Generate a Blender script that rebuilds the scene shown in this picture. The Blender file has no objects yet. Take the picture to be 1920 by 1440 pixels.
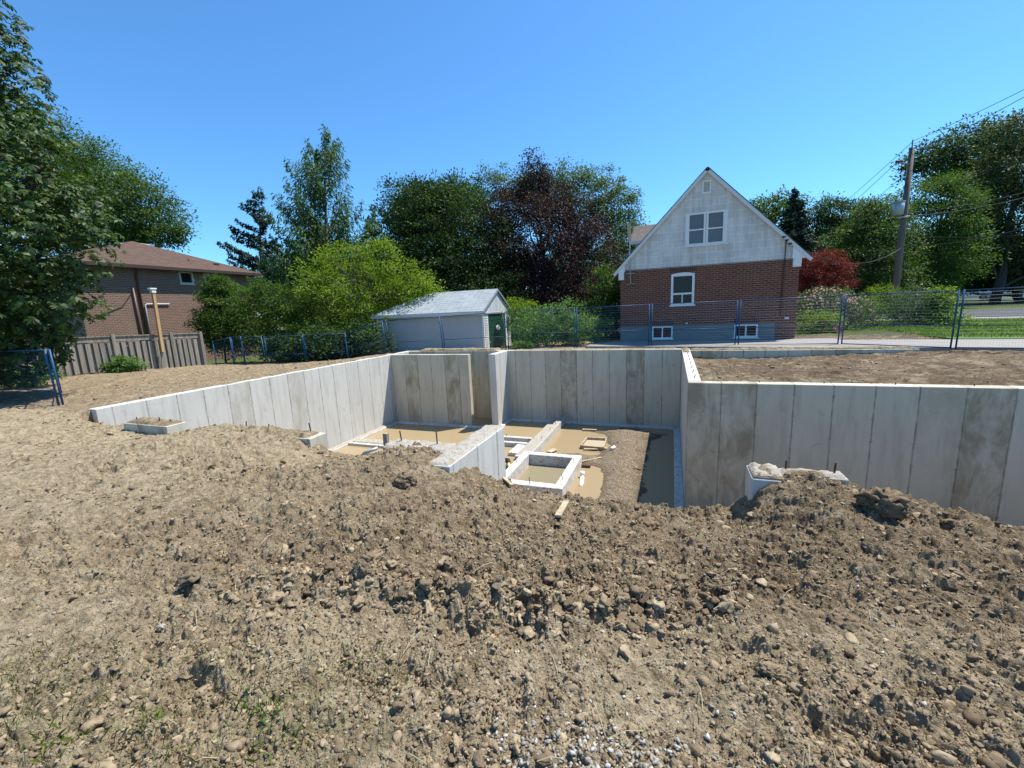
import bpy, bmesh, math, random
import numpy as np
from mathutils import Vector, Matrix
R = math.radians
random.seed(7)
scn = bpy.context.scene
C = scn.collection

# ------------------------------------------------------------------ camera
FPX, PITCH, ROLL, YAW, EYE = 793.25, R(9.9483), R(2.536), R(20.893), 1.5898
f0 = Vector((-math.sin(YAW) * math.cos(PITCH), math.cos(YAW) * math.cos(PITCH), -math.sin(PITCH)))
rt0 = Vector((math.cos(YAW), math.sin(YAW), 0)); up0 = rt0.cross(f0)
CR = rt0 * math.cos(ROLL) - up0 * math.sin(ROLL)
CU = up0 * math.cos(ROLL) + rt0 * math.sin(ROLL)
cam_d = bpy.data.cameras.new('camera'); cam = bpy.data.objects.new('camera', cam_d); C.objects.link(cam)
cam_d.sensor_width = 36; cam_d.sensor_fit = 'HORIZONTAL'; cam_d.lens = 36 * FPX / 1920
cam_d.clip_start = 0.05; cam_d.clip_end = 6000
cam.matrix_world = Matrix(((CR.x, CU.x, -f0.x, 0), (CR.y, CU.y, -f0.y, 0), (CR.z, CU.z, -f0.z, EYE), (0, 0, 0, 1)))
scn.camera = cam

# ------------------------------------------------------------------ sky and sun
SUN = Vector((0.98, 0.95, 2.75)).normalized()
w = bpy.data.worlds.new('World'); scn.world = w; w.use_nodes = True
nt = w.node_tree; nt.nodes.clear()
sky = nt.nodes.new('ShaderNodeTexSky'); sky.sky_type = 'NISHITA'; sky.sun_disc = False
sky.sun_elevation = math.asin(SUN.z); sky.sun_rotation = math.atan2(SUN.x, SUN.y)
sky.altitude = 100; sky.air_density = 1.0; sky.dust_density = 0.3; sky.ozone_density = 3.0
hs = nt.nodes.new('ShaderNodeMixRGB'); hs.blend_type = 'MULTIPLY'; hs.inputs[0].default_value = 1; hs.inputs[2].default_value = (.55, .98, 1.26, 1)
bg = nt.nodes.new('ShaderNodeBackground'); bg.inputs['Strength'].default_value = 0.112
wo = nt.nodes.new('ShaderNodeOutputWorld')
nt.links.new(sky.outputs[0], hs.inputs[1]); nt.links.new(hs.outputs[0], bg.inputs[0]); nt.links.new(bg.outputs[0], wo.inputs[0])
sd = bpy.data.lights.new('sun', 'SUN'); sd.energy = 4.9; sd.angle = R(0.53); sd.color = (1.0, 0.955, 0.88)
so = bpy.data.objects.new('sun', sd); C.objects.link(so); so.rotation_euler = SUN.to_track_quat('Z', 'Y').to_euler()
scn.view_settings.view_transform = 'Standard'; scn.view_settings.look = 'None'
scn.view_settings.exposure = 0.68; scn.view_settings.gamma = 1.0
scn.cycles.max_bounces = 6; scn.cycles.transparent_max_bounces = 8
scn.cycles.use_denoising = True

# ------------------------------------------------------------------ helpers: pixel ray -> point at a real plane
def ray(px, py): return f0 + CR * ((px - 960) / FPX) - CU * ((py - 720) / FPX)
EYEV = Vector((0, 0, EYE))
def atz(px, py, z=0.0): d = ray(px, py); return EYEV + d * ((z - EYE) / d.z)
def aty(px, py, Y): d = ray(px, py); return EYEV + d * (Y / d.y)
def atx(px, py, X): d = ray(px, py); return EYEV + d * (X / d.x)
def atd(px, py, D): return EYEV + ray(px, py) * D

def tag(o, label=None, cat=None, group=None, kind=None):
    if label: o['label'] = label
    if cat: o['category'] = cat
    if group: o['group'] = group
    if kind: o['kind'] = kind
    return o
def empty(name, loc, label, cat, group=None, rz=0):
    o = bpy.data.objects.new(name, None); C.objects.link(o); o.location = loc; o.rotation_euler.z = rz
    o.empty_display_size = .2
    return tag(o, label, cat, group)
def copy_tree(o, parent=None):
    c = o.copy(); C.objects.link(c); c.parent = parent
    for ch in list(o.children): copy_tree(ch, c)
    return c

class MB:
    """collects boxes, prisms and tubes in world coordinates; build() links them as one mesh"""
    def __init__(s): s.v = []; s.f = []
    def poly(s, pts, faces):
        b = len(s.v); s.v += [tuple(p) for p in pts]; s.f += [tuple(b + i for i in f) for f in faces]; return s
    def box(s, x0, x1, y0, y1, z0, z1):
        p = [(x, y, z) for z in (z0, z1) for y in (y0, y1) for x in (x0, x1)]
        return s.poly(p, [(0, 2, 3, 1), (4, 5, 7, 6), (0, 1, 5, 4), (2, 6, 7, 3), (0, 4, 6, 2), (1, 3, 7, 5)])
    def obox(s, c, ax, ay, az, hx, hy, hz):
        c = Vector(c); ax = Vector(ax).normalized(); ay = Vector(ay).normalized(); az = Vector(az).normalized()
        p = [c + ax * (i * hx) + ay * (j * hy) + az * (k * hz) for k in (-1, 1) for j in (-1, 1) for i in (-1, 1)]
        return s.poly(p, [(0, 2, 3, 1), (4, 5, 7, 6), (0, 1, 5, 4), (2, 6, 7, 3), (0, 4, 6, 2), (1, 3, 7, 5)])
    def beam(s, a, b, w, h, up=(0, 0, 1)):
        a = Vector(a); b = Vector(b); t = (b - a); L = t.length; t.normalize(); u = Vector(up)
        sd_ = t.cross(u)
        if sd_.length < 1e-3: sd_ = t.cross(Vector((1, 0, 0)))
        sd_.normalize(); n = sd_.cross(t)
        return s.obox((a + b) / 2, t, sd_, n, L / 2, w / 2, h / 2)
    def tube(s, pts, rad, n=8, cap=True):
        pts = [Vector(p) for p in pts]
        if not hasattr(rad, '__len__'): rad = [rad] * len(pts)
        b = len(s.v); prev = None
        for i, p in enumerate(pts):
            t = (pts[min(i + 1, len(pts) - 1)] - pts[max(i - 1, 0)]).normalized()
            u = t.cross(Vector((0, 0, 1))) if prev is None else prev - t * prev.dot(t)
            if u.length < 1e-3: u = t.cross(Vector((1, 0, 0)))
            u.normalize(); prev = u; v = t.cross(u)
            for k in range(n):
                a = 2 * math.pi * k / n
                s.v.append(tuple(p + (u * math.cos(a) + v * math.sin(a)) * rad[i]))
        for i in range(len(pts) - 1):
            for k in range(n):
                q = b + i * n; k2 = (k + 1) % n
                s.f.append((q + k, q + k2, q + n + k2, q + n + k))
        if cap:
            s.f.append(tuple(b + k for k in range(n))[::-1]); s.f.append(tuple(b + (len(pts) - 1) * n + k for k in range(n)))
        return s
    def prism(s, poly, d, flip=False):
        """polygon (list of 3d points) extruded by vector d"""
        n = len(poly); a = [Vector(p) for p in poly]; bb = [p + Vector(d) for p in a]
        return s.poly(a + bb, [tuple(range(n))[::-1], tuple(range(n, 2 * n))] + [(i, (i + 1) % n, n + (i + 1) % n, n + i) for i in range(n)])
    def build(s, name, mat, parent=None, smooth=False, bevel=0):
        me = bpy.data.meshes.new(name); me.from_pydata(s.v, [], s.f); me.update()
        bm = bmesh.new(); bm.from_mesh(me); bmesh.ops.recalc_face_normals(bm, faces=bm.faces)
        if bevel: bmesh.ops.bevel(bm, geom=list(bm.edges), offset=bevel, segments=1, affect='EDGES', clamp_overlap=True)
        bm.to_mesh(me); bm.free()
        return link(name, me, mat, parent, smooth)
def link(name, me, mat, parent=None, smooth=False):
    if mat: me.materials.append(mat)
    if smooth: me.polygons.foreach_set('use_smooth', [True] * len(me.polygons))
    o = bpy.data.objects.new(name, me); C.objects.link(o)
    if parent is not None:
        m = Matrix.LocRotScale(parent.location, parent.rotation_euler, parent.scale)
        me.transform(m.inverted()); o.parent = parent
    else:
        # origin at the base centre
        n = len(me.vertices)
        if n:
            co = np.empty(n * 3); me.vertices.foreach_get('co', co); co = co.reshape(-1, 3)
            c = Vector(((co[:, 0].min() + co[:, 0].max()) / 2, (co[:, 1].min() + co[:, 1].max()) / 2, co[:, 2].min()))
            me.transform(Matrix.Translation(-c)); o.location = c
    return o
def np_mesh(name, V, F, mat, parent=None, attr=None, smooth=False):
    me = bpy.data.meshes.new(name); V = np.ascontiguousarray(V, dtype=np.float32); F = np.ascontiguousarray(F, dtype=np.int32)
    k = F.shape[1]
    me.vertices.add(len(V)); me.vertices.foreach_set('co', V.ravel())
    me.loops.add(F.size); me.loops.foreach_set('vertex_index', F.ravel())
    me.polygons.add(len(F)); me.polygons.foreach_set('loop_start', np.arange(len(F), dtype=np.int32) * k)
    me.update(calc_edges=True); me.validate()
    if attr is not None:
        for nm, arr in attr.items():
            a = me.attributes.new(nm, 'FLOAT', 'POINT'); a.data.foreach_set('value', np.ascontiguousarray(arr, dtype=np.float32))
    return link(name, me, mat, parent, smooth)

# ------------------------------------------------------------------ materials
class NT:
    def __init__(s, name):
        s.m = bpy.data.materials.new(name); s.m.use_nodes = True; s.t = s.m.node_tree; s.t.nodes.clear()
        s.out = s.t.nodes.new('ShaderNodeOutputMaterial')
    def n(s, typ, props=None, **inp):
        nd = s.t.nodes.new('ShaderNode' + typ)
        for k, v in (props or {}).items(): setattr(nd, k, v)
        for k, v in inp.items():
            k2 = {'A0': 0, 'A1': 1, 'A2': 2}.get(k, k.replace('_', ' '))
            s.set(nd.inputs[k2], v)
        return nd
    def set(s, sock, v):
        if isinstance(v, bpy.types.Node): v = v.outputs[0]
        if isinstance(v, bpy.types.NodeSocket): s.t.links.new(v, sock)
        elif isinstance(v, tuple) and len(v) == 3 and sock.type == 'RGBA': sock.default_value = (*v, 1)
        else: sock.default_value = v
    def math(s, op, a, b=0.0, c=None, clamp=False):
        nd = s.n('Math', dict(operation=op, use_clamp=clamp), A0=a, A1=b)
        if c is not None: s.set(nd.inputs[2], c)
        return nd
    def mix(s, f, a, b, mode='MIX'):
        nd = s.n('MixRGB', dict(blend_type=mode)); s.set(nd.inputs[0], f); s.set(nd.inputs[1], a); s.set(nd.inputs[2], b); return nd
    def ramp(s, f, stops):
        nd = s.n('ValToRGB'); s.set(nd.inputs[0], f); r = nd.color_ramp
        while len(r.elements) < len(stops): r.elements.new(0.5)
        for e, (p, c) in zip(r.elements, stops): e.position = p; e.color = (*c, 1) if isinstance(c, tuple) else (c, c, c, 1)
        return nd
    def pos(s, scale=(1, 1, 1), space='OBJ'):
        g = s.n('NewGeometry').outputs['Position'] if space == 'W' else s.n('TexCoord').outputs['Object']
        return s.n('Mapping', Vector=g, Scale=scale)
    def noise(s, vec, scale, detail=4, rough=.55, dist=0.0):
        return s.n('TexNoise', Vector=vec, Scale=scale, Detail=detail, Roughness=rough, Distortion=dist)
    def bump(s, h, strength=.5, dist=.01, normal=None):
        nd = s.n('Bump', Height=h, Strength=strength, Distance=dist)
        if normal is not None: s.set(nd.inputs['Normal'], normal)
        return nd
    def bsdf(s, col, rough=.8, spec=.3, normal=None, **kw):
        nd = s.n('BsdfPrincipled'); s.set(nd.inputs['Base Color'], col); s.set(nd.inputs['Roughness'], rough)
        s.set(nd.inputs['Specular IOR Level'], spec)
        if normal is not None: s.set(nd.inputs['Normal'], normal)
        for k, v in kw.items(): s.set(nd.inputs[k.replace('_', ' ')], v)
        return nd
    def done(s, sh): s.t.links.new(sh.outputs[0], s.out.inputs['Surface']); return s.m

def m_plain(name, col, rough=.6, spec=.3, var=.12, scale=6, metal=0.0, bump=0.0):
    t = NT(name); p = t.pos(space='W'); nz = t.noise(p, scale, 5)
    c = t.mix(t.math('MULTIPLY', nz, 1.0), tuple(x * (1 - var) for x in col), tuple(min(1, x * (1 + var)) for x in col))
    kw = dict(Metallic=metal)
    return t.done(t.bsdf(c, rough, spec, t.bump(nz, bump, .01) if bump else None, **kw))

def m_leaf(name, dark, mid, light, trans=.3, rough=.6, spec=.15):
    t = NT(name); a = t.n('Attribute', dict(attribute_name='v'))
    c = t.ramp(a.outputs['Fac'], [(0, dark), (.55, mid), (1, light)])
    b = t.bsdf(c, rough, spec)
    tr = t.n('BsdfTranslucent'); t.set(tr.inputs[0], t.mix(1.0, c, (1.25, 1.35, .6), 'MULTIPLY'))
    mx = t.n('MixShader'); t.set(mx.inputs[0], trans); t.t.links.new(b.outputs[0], mx.inputs[1]); t.t.links.new(tr.outputs[0], mx.inputs[2])
    return t.done(mx)

def m_concrete(name, axis, off=0.0, tint=(1, 1, 1), stain=.6, marked=()):
    t = NT(name); g = t.n('NewGeometry').outputs['Position']; sp = t.n('SeparateXYZ', Vector=g)
    u = sp.outputs[0 if axis == 'x' else 1]; z = sp.outputs[2]
    k = t.math('DIVIDE', t.math('SUBTRACT', u, off), .61)
    wob = t.noise(t.pos((.7, .7, 3), 'W'), 1.5, 2)
    k = t.math('ADD', k, t.math('MULTIPLY', t.math('SUBTRACT', wob, .5), .03))
    idx = t.math('FLOOR', k); fr = t.math('FRACT', k)
    dd = t.math('MINIMUM', fr, t.math('SUBTRACT', 1.0, fr))
    wn = t.n('TexWhiteNoise', dict(noise_dimensions='1D'), W=idx)
    nz1 = t.noise(t.pos((1, 1, .35), 'W'), 1.3, 6, .6)
    nz2 = t.noise(t.pos((1, 1, .12), 'W'), 9, 5, .6)
    nz3 = t.noise(t.pos((1, 1, 1), 'W'), 28, 4, .7)
    base = t.mix(nz1, (.35, .335, .295), (.50, .485, .435))
    st = t.math('MULTIPLY', t.ramp(wn, [(.80, .0), (.95, .8)]), t.ramp(t.noise(t.pos((1, 1, .5), 'W'), 2.4, 6, .65), [(.40, .05), (.60, 1.0)]))
    st = t.math('MULTIPLY', st, stain)
    mk = t.ramp(t.noise(t.pos((1, 1, .45), 'W'), 3.1, 6, .7, .5), [(.40, .1), (.62, 1.0)])
    for q in marked: st = t.math('MAXIMUM', st, t.math('MULTIPLY', t.math('MULTIPLY', t.math('COMPARE', idx, float(q), .1), mk), stain + .25))
    base = t.mix(st, base, (.17, .145, .095))
    base = t.mix(t.math('MULTIPLY', t.ramp(nz2, [(.48, 0.0), (.75, 1.0)]), .45), base, (.22, .205, .165))
    blot = t.ramp(t.noise(t.pos((1, 1, .8), 'W'), 3.2, 6, .75, .6), [(.60, 0.0), (.68, 1.0)])
    base = t.mix(t.math('MULTIPLY', blot, .4), base, (.19, .17, .13))
    base = t.mix(t.math('MULTIPLY', t.math('SUBTRACT', wn, .5), .18), base, (.25, .24, .21))
    base = t.mix(t.math('MULTIPLY', t.ramp(nz3, [(.62, 0.0), (.72, 1.0)]), .25), base, (.22, .21, .19))
    jn = t.ramp(dd, [(.006, 1.0), (.032, 0.0)])
    # tie marks along the joints
    tz = t.math('FRACT', t.math('DIVIDE', z, .405)); tz = t.math('ABSOLUTE', t.math('SUBTRACT', tz, .5))
    tie = t.math('MULTIPLY', t.ramp(tz, [(.02, 1.0), (.05, 0.0)]), t.ramp(dd, [(.03, 1.0), (.06, 0.0)]))
    nzj = t.noise(t.pos((1, 1, 1), 'W'), 5, 3)
    ja = t.math('MULTIPLY', jn, t.ramp(nzj, [(.35, .35), (.6, .95)]))
    col = t.mix(t.math('MULTIPLY', t.math('MAXIMUM', ja, t.math('MULTIPLY', t.math('MULTIPLY', tie, .8), t.ramp(nzj, [(.4, .2), (.6, 1.0)]))), .8), base, (.10, .09, .075))
    col = t.mix(1.0, col, tint, 'MULTIPLY')
    h = t.math('ADD', t.math('MULTIPLY', jn, 1.0), t.math('MULTIPLY', nz3, .5))
    return t.done(t.bsdf(col, .85, .25, t.bump(h, .5, .006)))
def m_rubble(name, col=(.5, .49, .46), scale=26, dirt=.35, amount=.5):
    t = NT(name); p = t.pos(space='W'); n1 = t.noise(p, scale, 6, .7); n2 = t.noise(p, scale * .3, 5, .7)
    c = t.mix(t.ramp(n1, [(.36, 0.0), (.44, 1.0)]), (.16, .145, .12), col)
    c = t.mix(t.math('MULTIPLY', t.ramp(n2, [(.5, 0.0), (.62, 1.0)]), dirt), c, (.30, .24, .16))
    return t.done(t.bsdf(c, .9, .2, t.bump(n1, amount, .02)))

def m_brick(name, axis, c1, c2, mortar, bw=.215, bh=.072, off=0.0, ms=.012, bump=.5):
    t = NT(name); g = t.n('NewGeometry').outputs['Position']; sp = t.n('SeparateXYZ', Vector=g)
    v = t.n('CombineXYZ', X=sp.outputs[0 if axis == 'x' else 1], Y=sp.outputs[2], Z=0.0)
    b = t.n('TexBrick', dict(offset=.5), Vector=v, Scale=1.0)
    t.set(b.inputs['Color1'], c1); t.set(b.inputs['Color2'], c2); t.set(b.inputs['Mortar'], mortar)
    b.inputs['Mortar Size'].default_value = ms; b.inputs['Mortar Smooth'].default_value = .2; b.inputs['Bias'].default_value = 0
    b.inputs['Brick Width'].default_value = bw; b.inputs['Row Height'].default_value = bh
    nz = t.noise(t.pos(space='W'), 1.2, 5); nf = t.noise(t.pos(space='W'), 18, 3)
    c = t.mix(t.math('MULTIPLY', nz, .45), b.outputs['Color'], tuple(x * .5 for x in c1))
    c = t.mix(t.math('MULTIPLY', nf, .3), c, tuple(min(1, x * 1.4) for x in c2))
    h = t.math('SUBTRACT', 1.0, b.outputs['Fac'])
    return t.done(t.bsdf(c, .85, .2, t.bump(h, bump, .01)))
def m_shingle(name, c1, c2, c3, bw=.30, bh=.14, along='x', slope=1.0):
    t = NT(name); g = t.n('NewGeometry').outputs['Position']; sp = t.n('SeparateXYZ', Vector=g)
    v = t.n('CombineXYZ', X=sp.outputs[0 if along == 'x' else 1], Y=t.math('MULTIPLY', sp.outputs[2], slope), Z=0.0)
    b = t.n('TexBrick', dict(offset=.5, offset_frequency=1), Vector=v, Scale=1.0)
    t.set(b.inputs['Color1'], c1); t.set(b.inputs['Color2'], c2); t.set(b.inputs['Mortar'], tuple(x * .45 for x in c1))
    b.inputs['Mortar Size'].default_value = .006; b.inputs['Brick Width'].default_value = bw; b.inputs['Row Height'].default_value = bh; b.inputs['Bias'].default_value = 0
    nz = t.noise(t.pos((1, 1, 1), 'W'), 7, 6, .7)
    c = t.mix(t.ramp(nz, [(.42, 0.0), (.62, .8)]), b.outputs['Color'], c3)
    n2 = t.noise(t.pos((1, 1, 1), 'W'), .8, 4, .6)
    c = t.mix(t.math('MULTIPLY', n2, .25), c, tuple(x * .6 for x in c1))
    return t.done(t.bsdf(c, .9, .2, t.bump(b.outputs['Fac'], -.4, .01)))
def m_wood(name, c1, c2, axis='z', scale=3):
    t = NT(name); sc = {'z': (14, 14, .6), 'x': (.6, 14, 14), 'y': (14, .6, 14)}[axis]
    p = t.pos(sc, 'W'); n1 = t.noise(p, scale, 5, .65); n2 = t.noise(t.pos(space='W'), 1.5, 3)
    n3 = t.noise(t.pos((9, 9, .15), 'W'), 1.0, 1)
    c = t.mix(t.ramp(n1, [(.3, 0.0), (.7, 1.0)]), c1, c2); c = t.mix(t.math('MULTIPLY', n2, .4), c, tuple(x * .6 for x in c1))
    c = t.mix(t.ramp(n3, [(.4, 0.0), (.65, .5)]), c, tuple(x * .55 for x in c1))
    return t.done(t.bsdf(c, .85, .2, t.bump(n1, .4, .005)))

def m_soil(name, far=False):
    t = NT(name); p = t.pos(space='W')
    big = t.noise(p, .55, 4, .6); md = t.noise(p, 2.6, 5, .65); sm = t.noise(p, 14, 6, .7); fn = t.noise(p, 70, 4, .7)
    dry = t.mix(t.ramp(sm, [(.35, 0.0), (.68, 1.0)]), (.19, .145, .086), (.51, .415, .272))  # wide noise ramp; its dark end partly paints shade into the crevices
    brown = t.mix(t.ramp(sm, [(.35, 0.0), (.68, 1.0)]), (.115, .083, .051), (.38, .292, .184))
    a = t.n('Attribute', dict(attribute_name='brown'))
    f = t.math('ADD', a.outputs['Fac'], t.math('MULTIPLY', t.math('SUBTRACT', md, .5), 1.3), clamp=True)
    c = t.mix(f, dry, brown)
    moist = t.mix(t.ramp(sm, [(.35, 0.0), (.68, 1.0)]), (.070, .050, .033), (.20, .145, .092))
    c = t.mix(t.math('MULTIPLY', t.math('SUBTRACT', a.outputs['Fac'], 1.0, clamp=True), t.ramp(big, [(.36, 1.6), (.6, .5)])), c, moist)
    c = t.mix(t.math('MULTIPLY', t.ramp(md, [(.50, 0.0), (.64, 1.0)]), .4), c, (.52, .43, .285))
    c = t.mix(t.math('MULTIPLY', t.ramp(fn, [(.60, 0.0), (.70, 1.0)]), .5), c, (.52, .44, .31))
    c = t.mix(t.math('MULTIPLY', t.ramp(fn, [(.32, 1.0), (.44, 0.0)]), .6), c, (.08, .058, .038))
    gr = t.n('Attribute', dict(attribute_name='green'))
    gc = t.mix(t.ramp(sm, [(.3, 0.0), (.7, 1.0)]), (.035, .06, .015), (.10, .14, .04))
    c = t.mix(t.math('ADD', gr.outputs['Fac'], t.math('MULTIPLY', t.math('SUBTRACT', t.noise(p, 6, 4), .5), t.math('MULTIPLY', gr.outputs['Fac'], 1.2)), clamp=True), c, gc)
    vf = t.noise(p, 190, 2, .7); h = t.math('ADD', t.math('ADD', t.math('MULTIPLY', sm, 1.0), t.math('MULTIPLY', fn, .7)), t.math('MULTIPLY', vf, .25))
    return t.done(t.bsdf(c, .95, .08, t.bump(h, 1.0, .035)))
def m_clod(name, lo, mid, hi):
    t = NT(name); a = t.n('Attribute', dict(attribute_name='v')); p = t.pos(space='W')
    sm = t.noise(p, 45, 5, .7)
    c = t.ramp(a.outputs['Fac'], [(0, lo), (.6, mid), (1, hi)])
    c = t.mix(t.math('MULTIPLY', t.ramp(sm, [(.35, 1.0), (.55, 0.0)]), .5), c, tuple(x * .55 for x in mid))
    c = t.mix(t.math('MULTIPLY', t.ramp(sm, [(.55, 0.0), (.72, 1.0)]), .4), c, hi)
    return t.done(t.bsdf(c, .95, .12, t.bump(sm, .8, .01)))

M = {}
M['soil'] = m_soil('soil')
M['clod'] = m_clod('clods', (.13, .093, .056), (.265, .20, .125), (.40, .315, .20))
M['stone'] = m_clod('pale_stone', (.24, .21, .17), (.38, .355, .30), (.50, .48, .43))
MARK_X = (0, 1, 7, -3, -7, -14, -17)
M['cx'] = m_concrete('concrete_along_x', 'x', .32, (1.22, 1.19, 1.06), stain=.5, marked=MARK_X)
M['cy'] = m_concrete('concrete_along_y', 'y', .15, (1.24, 1.25, 1.27), stain=.15, marked=(15, 12))
M['rub'] = m_rubble('rough_concrete_top', (.38, .35, .30), 34, .8, .9)
M['curb'] = m_rubble('poured_curb', (.56, .545, .51), 12, .45, .3)
M['rust'] = m_plain('rusty_steel', (.06, .035, .025), .8, .3, .4, 40)
M['blue'] = m_plain('blue_powder_coat', (.010, .065, .155), .5, .3, .25)
M['white'] = m_plain('white_paint', (.72, .73, .72), .5, .3, .06)
M['offwhite'] = m_plain('offwhite_paint', (.60, .62, .62), .55, .3, .08)
M['frame_cream'] = m_plain('cream_window_frame', (.55, .52, .44), .55)
t = NT('window_glass'); M['glass'] = t.done(t.bsdf(t.mix(t.noise(t.pos(space='W'), 2.2, 3), (.008, .009, .01), (.03, .032, .033)), .06, .25))
t = NT('window_blind_glass'); M['blind'] = t.done(t.bsdf(t.mix(t.noise(t.pos((1, 1, 8), 'W'), 3, 3), (.10, .115, .13), (.15, .17, .185)), .12, .35))
M['wood_grey'] = m_wood('weathered_wood', (.20, .18, .15), (.42, .385, .33))
M['wood_new'] = m_wood('new_lumber', (.50, .30, .14), (.66, .44, .24))
M['wood_pale'] = m_wood('scrap_lumber', (.40, .31, .19), (.58, .48, .33), 'x')
M['wood_dark'] = m_wood('old_lumber', (.10, .055, .035), (.20, .12, .08), 'x')
M['bark'] = m_wood('bark', (.045, .035, .028), (.12, .10, .08))
M['bark_pale'] = m_wood('pale_bark', (.16, .12, .09), (.30, .24, .19))
M['pole'] = m_wood('pole_wood', (.13, .105, .085), (.24, .20, .165))
M['metal'] = m_plain('grey_metal', (.38, .40, .42), .5, .5, .08, 5, .3)
M['black'] = m_plain('black_rubber', (.015, .015, .015), .6)
M['pvc'] = m_plain('white_pvc', (.75, .75, .72), .35, .5)
M['yellow'] = m_plain('yellow_hose', (.62, .50, .22), .5)
M['brown_metal'] = m_plain('brown_downspout', (.10, .045, .035), .45, .4)
M['wire'] = m_plain('wire', (.02, .02, .022), .6)
M['pinkpetal'] = m_leaf('pink_petals', (.60, .30, .38), (.78, .52, .56), (.88, .76, .74), .25)
M['magenta'] = m_leaf('magenta_petals', (.42, .07, .30), (.60, .18, .45), (.75, .35, .6), .25)

# ------------------------------------------------------------------ noise on arrays
def h2(ix, iy, s):
    n = (ix.astype(np.int64) * 374761393 + iy.astype(np.int64) * 668265263 + s * 974634777) & 0xFFFFFFFF
    n = ((n ^ (n >> 13)) * 1274126177) & 0xFFFFFFFF
    n = (n ^ (n >> 16)) & 0xFFFFFF
    return n / float(0xFFFFFF)
def vn(x, y, s=0):
    ix = np.floor(x); iy = np.floor(y); fx = x - ix; fy = y - iy; fx = fx * fx * (3 - 2 * fx); fy = fy * fy * (3 - 2 * fy)
    a = h2(ix, iy, s); b = h2(ix + 1, iy, s); c = h2(ix, iy + 1, s); d = h2(ix + 1, iy + 1, s)
    return (a * (1 - fx) + b * fx) * (1 - fy) + (c * (1 - fx) + d * fx) * fy
def fbm(x, y, s=0, o=4):
    r = 0; a = .5; t_ = 0
    for i in range(o): r = r + a * vn(x * 2 ** i + 17 * i, y * 2 ** i - 9 * i, s + i); t_ += a; a *= .5
    return r / t_
def domes(x, y, cell, s, rmin=.28, rmax=.66):
    """angular broken chunks: highest of the five-sided lumps sown one to a cell; returned in units of the cell"""
    u = x / cell; v = y / cell; ix = np.floor(u); iy = np.floor(v); best = np.zeros_like(u)
    for dx in (-1, 0, 1):
        for dy in (-1, 0, 1):
            cx = ix + dx; cy = iy + dy
            px = cx + h2(cx, cy, s); py = cy + h2(cx, cy, s + 1); r = rmin + (rmax - rmin) * h2(cx, cy, s + 2) ** 2
            du = u - px; dv = v - py; th = h2(cx, cy, s + 3) * 6.283; d = np.full_like(u, -9.)
            for k in range(5):
                a = th + k * 1.2566 + .5 * h2(cx, cy, s + 10 + k); d = np.maximum(d, (du * np.cos(a) + dv * np.sin(a)) * (.85 + .4 * h2(cx, cy, s + 20 + k)))
            tilt = du * (h2(cx, cy, s + 4) - .5) + dv * (h2(cx, cy, s + 5) - .5)
            hgt = np.minimum((r - d) * 1.6, r * (.38 + .38 * h2(cx, cy, s + 6)) + tilt * .9)
            best = np.maximum(best, np.where(d < r, hgt, 0))
    return best
def domes_m(mask, x, y, cell, s, rmin=.28, rmax=.66):
    out = np.zeros(np.shape(x)); 
    if mask.any(): out[mask] = domes(x[mask], y[mask], cell, s, rmin, rmax)
    return out
def ss(a, b, x): t_ = np.clip((x - a) / (b - a), 0, 1); return t_ * t_ * (3 - 2 * t_)

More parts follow.
